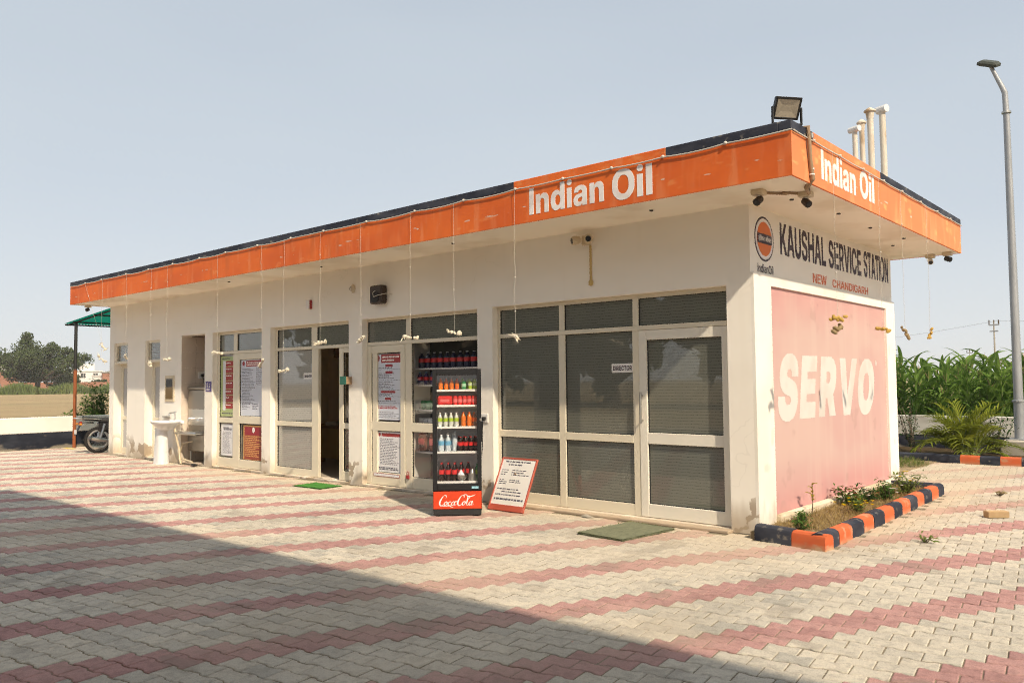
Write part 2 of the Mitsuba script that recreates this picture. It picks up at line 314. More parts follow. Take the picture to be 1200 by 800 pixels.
def text_shape(text, weight=700, font=None, fat=0.0):
    """letters as polygons; capital I and small l are plain bars, as in signwriters' grotesques"""
    f = ImageFont.truetype(FONTS if font is None else FONTS.replace('Inter', font), 120)
    if font is not None: return glyphs(f, text)
    f.set_variation_by_axes([24, weight]); st = glyphs(f, 'i').bounds; H, D = glyphs(f, 'H').bounds[3], glyphs(f, 'd').bounds[3]
    out, x = [], 0.0
    for c in text:
        if c in 'Il': out.append(sbox(x + st[0], 0, x + st[2], H if c == 'I' else D)); x += f.getlength('i')
        else: out.append(affinity.translate(glyphs(f, c), x, 0)); x += f.getlength(c)
    s = union_all(out)
    return s.buffer(fat, join_style=2) if fat else s
def fit(shape, u0, u1, v0, v1, shear=0.0):
    if shear: shape = affinity.affine_transform(shape, [1, shear, 0, 1, 0, 0])
    a, b, c, d = shape.bounds; sx, sy = (u1 - u0) / (c - a), (v1 - v0) / (d - b)
    return affinity.affine_transform(shape, [sx, 0, 0, sy, u0 - a * sx, v0 - b * sy])
def extrude(shape, depth, M):
    o = MB()
    for g in getattr(shape, 'geoms', [shape]):
        if g.geom_type == 'Polygon' and g.area > 1e-9:
            o.tm(trimesh.creation.extrude_polygon(g, depth, engine='earcut'), M)
    return o
def dashes(u0, u1, rows, h, seed, fill=0.85, indent=0.0, words=(0.02, 0.07), gap=0.012):
    """rows of print too small to read: word-long marks"""
    r = np.random.default_rng(seed); out = []
    for v in rows:
        u = u0 + indent * r.random(); end = u0 + (u1 - u0) * (fill * (0.55 + 0.45 * r.random()))
        while u < end:
            w = r.uniform(*words); out.append(sbox(u, v, min(u + w, u1), v + h)); u += w + gap
    return union_all(out)
# ---------------------------------------------------------------- ground, paving
FX0, FX1, FY0, FY1 = -19.0, 7.5, -13.0, 8.86
struct('field', (np.array([[-900, -900, -.13], [900, -900, -.13], [900, 900, -.13], [-900, 900, -.13]], float), np.array([[0, 1, 2, 3]])), 'field_soil')
struct('forecourt_base', MB().box(FX0 - .1, FX1 + 6, FY0 - 4, FY1, -.12, -.006), 'joint_sand')
PL, PW, BUL, TH = 0.205, 0.1445, 0.0075, math.radians(8.0)
cth, sth = math.cos(TH), math.sin(TH)
ORG = np.array([0.78 + PW * sth, -3.85 - PW * cth])
def paver_outline(inset):
    hl, w = PL / 2 - .0033 - inset, PW / 2 - .0033 - inset
    top = [(-hl, w + BUL), (-.31 * PL, w + BUL), (-.19 * PL, w - BUL), (.19 * PL, w - BUL), (.31 * PL, w + BUL), (hl, w + BUL)]
    return np.array([(x, -y) for x, y in top] + [(x, y) for x, y in reversed(top)])
OUT, INN = paver_outline(0), paver_outline(.0055)
TOPT = np.array([[0, 1, 11], [1, 10, 11], [1, 2, 10], [2, 9, 10], [2, 3, 9], [3, 8, 9], [3, 4, 8], [4, 7, 8], [4, 5, 7], [5, 6, 7]])
def paver_faces():
    f = [TOPT]; k = np.arange(12); k2 = (k + 1) % 12
    for lo, hi in ((12, 0), (24, 12)):
        f += [np.stack([lo + k, lo + k2, hi + k2], 1), np.stack([lo + k, hi + k2, hi + k], 1)]
    return np.vstack(f)
PF = paver_faces()
def paver_verts(cx, cy, dz, tx, ty, da):
    c, s = math.cos(TH + da), math.sin(TH + da); v = []
    for o, z in ((INN, 0.0), (OUT, -.0045), (OUT, -.03)):
        v.append(np.column_stack([cx + o[:, 0] * c - o[:, 1] * s, cy + o[:, 0] * s + o[:, 1] * c, dz + z + tx * o[:, 0] + ty * o[:, 1]]))
    return np.vstack(v)
# every paver: course j along the rotated x, each course half a paver on
jj, ii = np.meshgrid(np.arange(-200, 260), np.arange(-260, 260), indexing='ij')
lx, ly = (ii + .5 + .5 * jj) * PL, (jj + .5) * PW
PX, PY = (ORG[0] + lx * cth - ly * sth).ravel(), (ORG[1] + lx * sth + ly * cth).ravel(); RED = (np.mod(ii, 6) < 2).ravel()
keep = (PX > FX0 + .1) & (PX < FX1) & (PY > FY0 + 4.0) & (PY < FY1 - .06)
keep &= ~((PX > -15.95) & (PX < .06) & (PY > -.06) & (PY < 4.86))                 # the building
keep &= ~((PX > .02) & (PX < .80) & (PY > -.30) & (PY < 4.2))                     # the flower bed
keep &= ~((PX > -3.75) & (PX < -.2) & (PY > -.17) & (PY < .2))                    # the door step
keep &= ~((PX < -.75 - .25 * np.sin(PY * 3)) & (PY > 5.3) & (PX > -9))              # the grass behind the building
PX, PY, RED = PX[keep], PY[keep], RED[keep]
d3 = np.stack([PX, PY, PX * 0], 1) - CAM; dep = d3 @ fw; u_, v_ = (d3 @ rt) / dep, (d3 @ up2) / dep
seen = (dep > .5) & (np.abs(u_) < .63) & (v_ > -.42)
order = np.argsort(np.where(seen, dep, 1e9))
q_ = rng.random((len(PX), 6)); red_faded = rng.random(len(PX)) < .02
tone = np.clip(.5 + .28 * rng.standard_normal(len(PX)), 0, 1)
def paver_uv(k): return np.tile([[tone[k], float(RED[k])]], (36, 1))
def pverts(k): return paver_verts(PX[k], PY[k], (q_[k, 0] - .5) * .006, (q_[k, 1] - .5) * .028, (q_[k, 2] - .5) * .028, (q_[k, 3] - .5) * .03)
labels['paving'] = {'kind': 'structure'}
for k in order[:300]:
    part('paving', 'paver', (pverts(k), PF), 'paver', uv=paver_uv(k))
rest = order[300:]
V = np.concatenate([pverts(k) for k in rest]); UV = np.concatenate([paver_uv(k) for k in rest])
F = (PF[None] + (np.arange(len(rest)) * 36)[:, None, None]).reshape(-1, 3)
part('paving', 'far_pavers', (V, F), 'paver', kind='stuff', uv=UV)

# ---------------------------------------------------------------- the service station
ST = thing('service_station', 'long low cream service station building with orange fascia and glazed doors', 'building')
ZS, WX0, WY1 = 3.43, -15.84, 4.8
RX0, RX1, RY0, RY1 = -15.85, 0.828, -0.883, 5.387
BAYS = [(-3.667, -.275, 2.60), (-6.451, -3.948, 2.595), (-9.052, -6.787, 2.60), (-11.085, -9.325, 2.605)]
def M3(x0, x1, y0, y1, z0, z1): return m3.Manifold.cube([x1 - x0, y1 - y0, z1 - z0]).translate([x0, y0, z0])
w = M3(WX0, 0, 0, WY1, 0, ZS) - M3(WX0 + .23, -.23, .23, WY1 - .23, -1, ZS + 1)
for a, b, z in BAYS: w -= M3(a, b, -1, .5, .03, z)
w -= M3(-12.35, -11.39, -1, .5, 0.02, 2.604)
for a, b in ((-14.0, -13.3), (-15.6, -14.89)): w -= M3(a, b, -1, .5, .04, 2.56)
part(ST, 'wall', w, 'plaster')
sl = m3.Manifold.cube([RX1 - RX0 - .04, RY1 - RY0 - .04, .12]).translate([RX0 + .02, RY0 + .02, ZS])
roof = part(ST, 'roof', sl, 'soffit')
top = MB().box(RX0 + .1, RX1 - .1, RY0 + .1, RY1 - .1, ZS + .123, ZS + .2); part(roof, 'screed', top, 'roof_grey')
for k in range(9):                                       # holes and stubs left in the soffit
    x, y = [(-.9, -.45), (.42, .1), (.52, 1.16), (.5, 2.3), (.58, 3.4), (.3, 3.9), (-3.9, -.5), (-6.9, -.45), (-9.6, -.5)][k]
    part(roof, 'ceiling_hook', MB().tm(trimesh.creation.cylinder(.022, .012, sections=10), trans(x, y, ZS - .006)), 'gasket')
# fascia: four boards, butted
fz0, fz1 = ZS - .004, 3.832
fa = MB().box(RX0, RX1 - .02, RY0, RY0 + .02, fz0, fz1).box(RX1 - .02, RX1, RY0, RY1, fz0, fz1).box(RX0, RX1 - .02, RY1 - .02, RY1, fz0, fz1).box(RX0, RX0 + .02, RY0 + .02, RY1 - .02, fz0, fz1)
fascia = part(ST, 'fascia', fa, 'orange_paint', label='orange painted fascia round the flat roof')
for x0, x1, m in ((RX0 - .004, -2.491, 'navy_paint'), (-2.491, -.46, 'orange_paint'), (-.46, RX1 - .12, 'navy_paint')):
    part(ST, 'coping', MB().box(x0, x1, RY0 - .005, RY0 + .12, fz1, 3.932, .006), m, label=('navy' if m[0] == 'n' else 'orange') + ' stretch of coping along the front')
for y0, y1, m in ((RY0 - .005, -.374, 'navy_paint'), (-.374, 1.635, 'orange_paint'), (1.635, RY1 + .004, 'navy_paint')):
    part(ST, 'coping', MB().box(RX1 - .12, RX1 + .005, y0, y1, fz1, 3.932, .006), m, label=('navy' if m[0] == 'n' else 'orange') + ' stretch of coping along the right side')
part(ST, 'coping', MB().box(RX0, RX1 - .125, RY1 - .12, RY1 + .004, fz1, 3.932).box(RX0 - .004, RX0 + .12, RY0 + .121, RY1 - .121, fz1, 3.932), 'navy_paint')
TI, TO = text_shape('Indian', 800), text_shape('Oil', 800)
def lettering(shape, M, m, label, d=.003): return part(ST, 'lettering', extrude(shape, d, M), m, label=label)
lettering(fit(TI, -2.255, -1.216, 3.503, 3.822), front(RY0), 'letter_white', 'first white painted word on the front fascia')
lettering(fit(TO, -1.111, -.62, 3.482, 3.818), front(RY0), 'letter_white', 'second white painted word on the front fascia')
lettering(fit(TI, -.175, .80, 3.515, 3.825), right(RX1), 'letter_white', 'first white painted word on the right fascia')
lettering(fit(TO, .934, 1.405, 3.525, 3.838), right(RX1), 'letter_white', 'second white painted word on the right fascia')
# right gable: raised white surround, pink panel, lettering
sur = M3(0, .035, 0.0, 4.795, .0, 2.715) - M3(-1, 1, .43, 4.40, -1, 2.60)
part(ST, 'panel_surround', sur, 'white_paint', label='raised white border round the pink painted panel')
part(ST, 'painted_panel', MB().box(0, .006, .43, 4.40, .10, 2.60), 'pink_paint', label='faded pink painted panel on the right wall')
part(ST, 'skirting', MB().box(.0065, .10, .432, 4.398, 0, .155, .02), 'skirt_cream')
import shapely
for ch, u0, u1, v0, v1, sh in (('S', .60, 1.185, 1.125, 1.885, .20), ('E', 1.185, 1.775, 1.137, 1.866, .2), ('R', 1.775, 2.40, 1.135, 1.866, .2), ('V', 2.535, 3.184, 1.125, 1.855, .2), ('O', 3.175, 3.865, 1.10, 1.862, .2)):
    lettering(fit(text_shape(ch, 900, fat=1.5), u0, u1, v0, v1, shear=sh), right(.006), 'faded_white', f'large white letter {ch} of the word on the pink panel', .002)
ring = Point(3.96, 1.80).buffer(.035).difference(Point(3.96, 1.80).buffer(.024))
lettering(union_all([ring, fit(text_shape('R', 700), 3.95, 3.972, 1.787, 1.813)]), right(.006), 'faded_white', 'small registered mark beside the large white word', .002)
for t, u0, u1, v0, v1 in (('KAUSHAL', .783, 2.17, 2.985, 3.35), ('SERVICE', 2.275, 3.48, 2.985, 3.342), ('STATION', 3.60, 4.67, 2.99, 3.355)):
    lettering(fit(text_shape(t, 720), u0, u1, v0, v1), right(0), 'letter_navy', {'K': 'first', 'S': 'second', 'T': 'third'}[t[0] if t != 'STATION' else 'T'] + ' tall dark painted word high on the right wall')
for t, u0, u1, v0, v1 in (('NEW', 1.725, 2.175, 2.752, 2.866), ('CHANDIGARH', 2.374, 3.737, 2.748, 2.85)):
    lettering(fit(text_shape(t, 600), u0, u1, v0, v1), right(0), 'letter_orange', ('short' if t == 'NEW' else 'long') + ' orange painted word above the pink panel')
lc = Point(.362, 3.104); disc = lambda r: affinity.translate(Point(0, 0).buffer(r, 32), .362, 3.104)
EM = part(ST, 'emblem', extrude(disc(.243), .002, right(0)), 'letter_navy', label='round orange emblem with a navy band on the right wall')
part(EM, 'white_ring', extrude(disc(.222), .002, right(.002)), 'letter_white')
part(EM, 'orange_disc', extrude(disc(.185), .002, right(.004)), 'logo_orange')
band = sbox(.362 - .182, 3.104 - .052, .362 + .182, 3.104 + .052)
part(EM, 'band', extrude(band, .002, right(.006)), 'letter_navy')
hindi = text_shape('इंिडयन ऑयल', font='NotoSansDevanagari-Regular').buffer(1.5)
part(EM, 'band_lettering', extrude(fit(hindi, .205, .52, 3.07, 3.14), .002, right(.008)), 'letter_white')
lettering(fit(text_shape('IndianOil', 650), .18, .578, 2.735, 2.83), right(0), 'letter_navy', 'small dark words under the round emblem', .002)
# door step
part(ST, 'door_step', MB().box(-3.69, -.25, -.13, -.001, -.005, .029, .008), 'step_stone')
part(ST, 'floor', MB().box(WX0 + .23, -.231, .231, WY1 - .231, -.05, .02), 'interior_floor')
for x in (-3.86, -6.62, -11.24, -12.50, -14.45): part(ST, 'partition', MB().box(x, x + .1, .232, WY1 - .232, .021, ZS - .003), 'interior')
part(ST, 'partition', MB().box(-11.135, -6.625, 2.75, 2.85, .021, ZS - .003), 'interior')

GY, FY_ = .125, .10           # glass plane, frame face
def glazed(bay, members, panes, film=(), fm='frame_cream', label=None):
    b = MB()
    for x0, x1, z0, z1, dy in members: b.box(x0, x1, FY_ - dy, FY_ + .055, z0, z1, .004)
    g = part(ST, 'glazed_bay', b, fm, label=label)
    for n, (x0, x1, z0, z1) in enumerate(panes):
        pane_in(g, x0, x1, z0, z1, n in film, 'film_sunlit' if bay == 2 and n > 1 else 'film')
    return g
def pane_in(g, x0, x1, z0, z1, film, fmat='film'):
    part(g, 'pane', (np.array([[x0 - .005, GY, z0 - .005], [x1 + .005, GY, z0 - .005], [x1 + .005, GY, z1 + .005], [x0 - .005, GY, z1 + .005]]), np.array([[0, 1, 2, 3]])), 'glass')
    r = .006; bd = MB().box(x0, x1, FY_ + .012, GY + .006, z0, z0 + r).box(x0, x1, FY_ + .012, GY + .006, z1 - r, z1).box(x0, x0 + r, FY_ + .012, GY + .006, z0 + r, z1 - r).box(x1 - r, x1, FY_ + .012, GY + .006, z0 + r, z1 - r)
    part(g, 'gasket', bd, 'gasket')
    if film:
        zz = np.arange(z0 + .008, z1 - .006, .0345); f = MB()
        for z in zz: f.add(*boxvf(x0 + .004, x1 - .004, GY + .004, GY + .0055, z, min(z + .0308, z1 - .002)))
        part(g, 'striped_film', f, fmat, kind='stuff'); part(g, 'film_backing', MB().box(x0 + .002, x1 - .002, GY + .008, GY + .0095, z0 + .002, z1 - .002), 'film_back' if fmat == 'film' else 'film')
def door(x0, x1, z0, z1, st, bar, rail, trail, film, lab, fm='frame_cream', handle=None, dy=.012):
    b = MB(); ya, yb = FY_ - dy, FY_ + .045
    b.box(x0, x0 + st, ya, yb, z0, z1, .004).box(x1 - st, x1, ya, yb, z0, z1, .004).box(x0 + st, x1 - st, ya + .002, yb, z0, z0 + rail, .004)
    b.box(x0 + st, x1 - st, ya + .002, yb, z1 - trail, z1, .004).box(x0 + st, x1 - st, ya + .002, yb, bar[0], bar[1], .004)
    g = part(ST, 'door', b, fm, label=lab)
    for a, c in ((z0 + rail, bar[0]), (bar[1], z1 - trail)): pane_in(g, x0 + st, x1 - st, a, c, film)
    if handle is not None:
        h = MB().tube([(handle, ya - .05, 1.10), (handle, ya - .05, 1.46)], .013, 10)
        for z in (1.14, 1.42): h.tube([(handle, ya - .05, z), (handle, ya + .002, z)], .009, 8)
        part(g, 'handle', h, 'steel_worn', 40)
    return g
# A: the bay nearest the corner
T0, T1 = 2.178, 2.232; TOPZ = 2.55
glazed(0, [(-3.665, -3.62, .032, 2.598, 0), (-.325, -.277, T0, 2.598, 0), (-3.62, -.325, TOPZ, 2.598, 0), (-3.62, -.325, T0, T1, .008), (-2.624, -2.522, .032, T0, .004), (-2.615, -2.53, T1, TOPZ, 0), (-1.527, -1.436, .032, T0, .004), (-1.52, -1.44, T1, TOPZ, 0),
           (-3.62, -2.624, .032, .165, 0), (-2.522, -1.527, .032, .165, 0), (-3.62, -2.624, .868, .96, .006), (-2.522, -1.527, .868, .96, .006)],
       [(-3.62, -2.624, .165, .868), (-3.62, -2.624, .96, T0), (-2.522, -1.527, .165, .868), (-2.522, -1.527, .96, T0), (-3.62, -2.615, T1, TOPZ), (-2.53, -1.52, T1, TOPZ), (-1.44, -.325, T1, TOPZ)], range(7), label='wide cream framed glazed front beside the corner')
door(-1.434, -.29, .036, T0 - .004, .10, (.868, .995), .148, .112, True, 'pale framed glass door beside the corner with a pull handle', 'frame_white', -1.392)
# B: left door with notices, right pane before the bottle shelves
glazed(1, [(-6.449, -6.44, .032, 2.593, 0), (-3.99, -3.95, .032, 2.593, 0), (-6.44, -3.99, TOPZ, 2.593, 0), (-6.44, -3.99, T0, T1, .008), (-5.545, -5.40, .032, T0, .004), (-5.53, -5.42, T1, TOPZ, 0), (-5.40, -3.99, .032, .20, 0), (-5.40, -3.99, .868, 1.0, .006)],
       [(-6.44, -5.53, T1, TOPZ), (-5.42, -3.99, T1, TOPZ), (-5.40, -3.99, .20, .868), (-5.40, -3.99, 1.0, T0)], (0, 1), label='glazed front behind the drinks fridge')
door(-6.438, -5.548, .036, T0 - .004, .10, (.862, 1.003), .19, .115, False, 'glass door covered with printed notices left of the fridge')
# C: bay with the open doorway
glazed(2, [(-9.05, -8.985, .032, 2.598, 0), (-8.985, -6.79, TOPZ, 2.598, 0), (-8.985, -6.79, T0, T1, .008), (-7.95, -7.79, T1, TOPZ, 0), (-7.93, -7.745, .032, T0, .004), (-8.985, -7.93, .032, .145, 0), (-8.985, -7.93, .862, .945, .006)],
       [(-8.985, -7.95, T1, TOPZ), (-7.79, -6.82, T1, TOPZ), (-8.985, -7.93, .145, .862), (-8.985, -7.93, .945, T0)], range(4), label='glazed front with an open doorway at its right')
door(-7.17, -6.20, .036, T0 - .006, .11, (.862, .955), .145, .08, False, 'half hidden glass leaf at the open doorway', dy=.008)
# D: bay beside the water cooler niche
glazed(3, [(-11.083, -11.0, .032, 2.60, 0), (-11.0, -9.33, TOPZ, 2.60, 0), (-11.0, -9.33, T0, T1, .008), (-10.49, -10.345, .032, T0, .004), (-10.48, -10.35, T1, TOPZ, 0), (-11.0, -10.49, .032, .20, 0), (-11.0, -10.49, .862, .96, .006)],
       [(-11.0, -10.48, T1, TOPZ), (-10.35, -9.34, T1, TOPZ), (-11.0, -10.49, .20, .862), (-11.0, -10.49, .96, T0)], (0, 1), label='glazed front with notices beside the cooler niche')
door(-10.343, -9.34, .036, T0 - .004, .09, (.862, 1.003), .155, .115, False, 'notice covered glass door beside the cooler niche')
# niche for the water cooler: tiled
nt = MB().box(-12.36, -12.352, .001, .95, .02, 2.60).box(-11.39, -11.382, .231, .95, .02, 2.6).box(-12.352, -11.39, .95, .96, .02, 2.60).box(-12.5, -11.2, .231, .96, 2.605, 2.62).box(-12.352, -11.39, .001, .95, .005, .02)
NI = part(ST, 'niche', nt, 'grout', label='tiled recess holding the water cooler')
tz = np.linspace(.03, 2.58, 9)
for a, b in zip(tz[:-1], tz[1:]):
    for y0, y1 in ((.004, .31), (.315, .63), (.635, .945)):
        part(NI, 'tile', MB().box(-12.352, -12.346 + .001 * rng.random(), y0, y1, a + .002, b - .002, .0015), 'tile_beige')
    for x0, x1 in ((-12.34, -12.03), (-12.025, -11.715), (-11.71, -11.395)):
        part(NI, 'tile', MB().box(x0, x1, .943 + .001 * rng.random(), .95, a + .002, b - .002, .0015), 'tile_beige')
# two narrow doors at the left end
for x0, x1 in ((-15.6, -14.89), (-14.0, -13.3)):
    b = MB().box(x0, x0 + .05, .04, .11, 2.145, 2.56, .003).box(x1 - .05, x1, .04, .11, 2.145, 2.56, .003).box(x0 + .05, x1 - .05, .04, .11, 2.51, 2.56, .003).box(x0, x1, .042, .228, 2.09, 2.145, .003)
    b.box(x0, x0 + .09, .17, .225, .045, 2.09, .003).box(x1 - .09, x1, .17, .225, .045, 2.09, .003).box(x0 + .09, x1 - .09, .172, .225, .045, .17, .003).box(x0 + .09, x1 - .09, .172, .225, .80, .89, .003).box(x0 + .09, x1 - .09, .172, .225, 1.99, 2.09, .003)
    d = part(ST, 'narrow_door', b, 'frame_cream', label='narrow cream door at the left end of the front' if x0 < -15 else 'narrow cream door beside the wash basin')
    part(d, 'panel', MB().box(x0 + .09, x1 - .09, .19, .20, .17, .80).box(x0 + .09, x1 - .09, .19, .20, .89, 1.99), 'panel_grey')
    part(d, 'transom_pane', (np.array([[x0 + .05, .075, 2.145], [x1 - .05, .075, 2.145], [x1 - .05, .075, 2.51], [x0 + .05, .075, 2.51]]), np.array([[0, 1, 2, 3]])), 'glass')
    f = MB(); 
    for z in np.arange(2.155, 2.50, .0345): f.box(x0 + .055, x1 - .055, .079, .081, z, z + .0235)
    part(d, 'striped_film', f, 'film', kind='stuff')

# ---------------------------------------------------------------- boundary walls, kerbs, beds
BL = thing('boundary_wall', 'low boundary wall left of the building, white above and navy below', 'wall')
part(BL, 'lower_band', MB().box(-19.3, -19.09, -16, 11.7, -.12, .405), 'wall_band'); part(BL, 'upper_band', MB().box(-19.315, -19.075, -16, 11.7, .405, .80, .012), 'white_paint')
BR = thing('boundary_wall', 'low boundary wall behind the palm, white above and navy below', 'wall')
part(BR, 'lower_band', MB().box(-19.0, 16, 11.8, 12.0, -.12, .31), 'wall_band'); part(BR, 'upper_band', MB().box(-19.02, 16, 11.785, 12.015, .31, .745, .012), 'wall_grey')
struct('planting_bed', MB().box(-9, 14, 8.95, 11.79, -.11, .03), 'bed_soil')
struct('verge', MB().box(-9, -.45, 5.2, 8.95, -.11, .012), 'bed_soil')
def kerb_block(x0, x1, m, M, parent, h=.15, wd=.15):
    """a kerb block rounded at the top, lying along +x"""
    prof = [(0, -.02), (wd, -.02), (wd, h - .05), (wd - .012, h - .018), (wd - .045, h), (.045, h), (.012, h - .018), (0, h - .05)]
    P = [(x, y, z) for x in (x0 + .002, x1 - .002) for y, z in prof]
    o = MB(); o.add(*hullvf(P)); j = rng.normal(0, .004, 3); part(parent, 'kerb_block', o.moved(M @ trans(0, j[1], j[2] * .6)), m, 25)
KB = thing('bed_kerb', 'orange and black painted kerb round the flower bed at the corner', 'kerb')
a0, a1 = np.array([.084, -.237]), np.array([.835, -.372]); L0 = np.linalg.norm(a1 - a0); an = math.atan2(*(a1 - a0)[::-1])
kerb_block(0, .41, 'navy_paint', trans(*a0, 0) @ rotz(an), KB); kerb_block(.41, L0, 'kerb_orange', trans(*a0, 0) @ rotz(an), KB)
sy = [-.35, .032, .398, .787, 1.147, 1.504, 1.876, 2.216, 2.564, 2.889, 3.242, 3.609, 3.954, 4.30]
for k in range(13):
    xk = .83 - .065 * k / 12; ad = math.pi / 2 + .005
    kerb_block(sy[k] + (.22 if k == 0 else 0) - (.2 if k == 0 else 0), sy[k + 1], 'navy_paint' if k % 2 == 0 else 'kerb_orange', trans(xk, 0, 0) @ rotz(ad), KB)
kerb_block(0, .62, 'navy_paint', trans(.03, 4.15, 0), KB)
struct('flower_bed', MB().box(.036, .68, -.22, 4.15, -.1, .075), 'bed_soil')
KR = thing('verge_kerb', 'orange and black painted kerb in front of the palm bed', 'kerb')
xs = [-1.25, -.86, -.49, -.06, .27, .59, .92] + [.92 + .345 * k for k in range(1, 26)]
for k in range(len(xs) - 1): kerb_block(xs[k], xs[k + 1], 'navy_paint' if (k < 3 or (k - 3) % 2 == 1) else 'kerb_orange', trans(0, 8.85, 0), KR)

# ---------------------------------------------------------------- forecourt canopy behind the viewpoint: it shades the near paving
CN = thing('forecourt_canopy', 'broad flat pump canopy behind the viewpoint that shades the near paving', 'canopy')
part(CN, 'roof', MB().box(-4.15, 15, -17.5, -6.33, 5.3, 5.95), 'white_paint')
for x in (-2.6, 6.5, 12):
    for y in (-8.9, -14.5):
        if abs(x - CAM[0]) > 1: part(CN, 'column', MB().box(x - .2, x + .2, y - .2, y + .2, 0, 5.3, .02), 'white_paint')
# ---------------------------------------------------------------- printed notices on the glass
def poster(label, x0, x1, z0, z1, sheet, y=.105, tilt=0.0, group=None):
    key = thing('notice', label, 'poster', group)
    put(key, MB().box(x0, x1, y - .001, y, z0, z1), sheet)
    def pr(shape, m, lab=None, d=.0012, name='print'): part(key, name, extrude(shape, d, front(y - .001)), m, label=lab, kind='stuff' if len(getattr(shape, 'geoms', [0])) > 1 else None)
    return pr
yG = .121
p = poster('green edged notice with a column of red blocks, upper left pane beside the cooler niche', -10.985, -10.50, .985, 2.134, 'green_print', yG)
p(sbox(-10.90, 1.10, -10.80, 2.05), 'paper')
zz = [2.045, 1.93, 1.80, 1.66, 1.50, 1.38, 1.24, 1.12]
for a, b in zip(zz[:-1], zz[1:]): p(sbox(-10.795, b + .012, -10.51, a), 'red_print', name='red_block')
p(dashes(-10.78, -10.52, [v - .05 for v in zz[:-1]], .02, 3, .8), 'ink_pale', d=.002)
p(dashes(-10.93, -10.53, (2.08, 1.03), .022, 4, .9), 'ink_grey')
p = poster('tall white notice with a red heading, on the door beside the cooler niche', -10.24, -9.46, 1.01, 2.055, 'paper_blue', yG)
p(sbox(-10.06, 1.925, -9.46, 2.035), 'red_print', 'red heading'); p(Point(-10.15, 1.98).buffer(.045), 'maroon_print')
p(dashes(-10.03, -9.5, (1.985, 1.945), .022, 5, .9), 'ink_pale', d=.002)
p(dashes(-10.2, -9.75, np.arange(1.88, 1.22, -.028), .011, 6, .95), 'ink_grey'); p(dashes(-9.72, -9.5, np.arange(1.88, 1.55, -.033), .012, 7, .95), 'ink_grey')
p(dashes(-10.2, -9.9, np.arange(1.22, 1.10, -.03), .013, 8), 'ink_grey'); p(dashes(-9.84, -9.6, np.arange(1.22, 1.10, -.03), .013, 9), 'ink_grey')
p = poster('small white notice in the lower left pane beside the cooler niche', -10.95, -10.515, .235, .835, 'paper', yG)
p(dashes(-10.86, -10.54, (.76, .74, .72), .018, 10, .95), 'ink_grey'); p(dashes(-10.9, -10.54, np.arange(.68, .27, -.021), .008, 11, .98), 'ink_grey')
p = poster('red notice with gold print and pale edge, low on the door beside the cooler niche', -10.14, -9.44, .20, .835, 'ink_gold', yG)
p(sbox(-10.11, .205, -9.46, .81), 'brown_red', 'red field'); p(sbox(-10.10, .66, -9.47, .80), 'maroon_print', d=.0018)
p(Point(-9.79, .75).buffer(.05), 'ink_pale', d=.0026); p(dashes(-10.07, -9.5, np.arange(.625, .23, -.033), .014, 12, .97), 'ink_gold', d=.0018)
p = poster('tall white notice with a red heading, on the door left of the drinks fridge', -6.30, -5.655, 1.03, 2.04, 'paper_blue', yG)
p(sbox(-6.13, 1.905, -5.66, 2.035), 'red_print', 'red heading'); p(Point(-6.215, 1.975).buffer(.05), 'maroon_print')
p(dashes(-6.10, -5.70, (1.98, 1.93), .026, 13, .95), 'ink_pale', d=.002)
for z in (1.875, 1.77): p(sbox(-6.03, z - .035, -5.86, z + .005), 'maroon_print')
p(sbox(-6.14, 1.44, -5.80, 1.475), 'red_print'); p(sbox(-6.04, 1.335, -5.90, 1.37), 'red_print')
for z in (1.80, 1.64, 1.485, 1.385, 1.28): p(sbox(-6.27, z, -5.66, z + .004), 'ink_grey')
p(dashes(-6.26, -5.7, (1.82, 1.735, 1.712, 1.69, 1.667, 1.60, 1.575, 1.552, 1.529, 1.506, 1.42, 1.40, 1.31), .009, 14, .95), 'ink_grey'); p(dashes(-6.22, -5.68, (1.225, 1.20), .016, 15), 'red_print')
p(dashes(-6.26, -5.68, (1.14, 1.115, 1.09, 1.06), .009, 16, .95), 'ink_grey')
p = poster('white notice with a red heading, low on the door left of the drinks fridge', -6.22, -5.665, .235, .845, 'paper', yG)
p(sbox(-6.12, .775, -5.68, .825), 'red_print', 'red heading'); p(Point(-6.17, .80).buffer(.028), 'maroon_print')
p(dashes(-6.16, -5.70, np.arange(.735, .33, -.024), .009, 17, .95), 'ink_grey'); p(dashes(-6.19, -5.70, (.29, .265), .018, 18, .98), 'ink_grey')
p = poster('narrow white strip edged in red under the notices left of the drinks fridge', -6.275, -5.665, .165, .215, 'red_print', .085)
p(sbox(-6.265, .172, -5.675, .208), 'paper')
k = single('door_sign', 'white sign reading DIRECTOR on the glass beside the corner door', 'sign', MB().box(-1.835, -1.532, .118, .121, 1.690, 1.798), 'plastic_white')
part(k, 'lettering', extrude(fit(text_shape('DIRECTOR', 800), -1.815, -1.552, 1.716, 1.772), .0015, front(.118)), 'letter_navy')
k = single('door_sign', 'white sign with dark lettering on the glass left of the open doorway', 'sign', MB().box(-8.20, -7.94, .118, .121, 1.672, 1.778), 'plastic_white')
part(k, 'lettering', extrude(fit(text_shape('MANAGER', 800), -8.17, -7.965, 1.70, 1.75), .0015, front(.118)), 'letter_navy')
k = single('wall_sign', 'small violet restroom sign on the pillar right of the cooler niche', 'sign', MB().box(-11.335, -11.12, -.008, -.001, 1.46, 1.655), 'sign_violet')
man = union_all([Point(-11.27, 1.625).buffer(.012), sbox(-11.285, 1.56, -11.255, 1.61), Point(-11.19, 1.60).buffer(.012), Polygon([(-11.19, 1.59), (-11.215, 1.535), (-11.165, 1.535)]), sbox(-11.285, 1.53, -11.272, 1.56), sbox(-11.268, 1.53, -11.255, 1.56)])
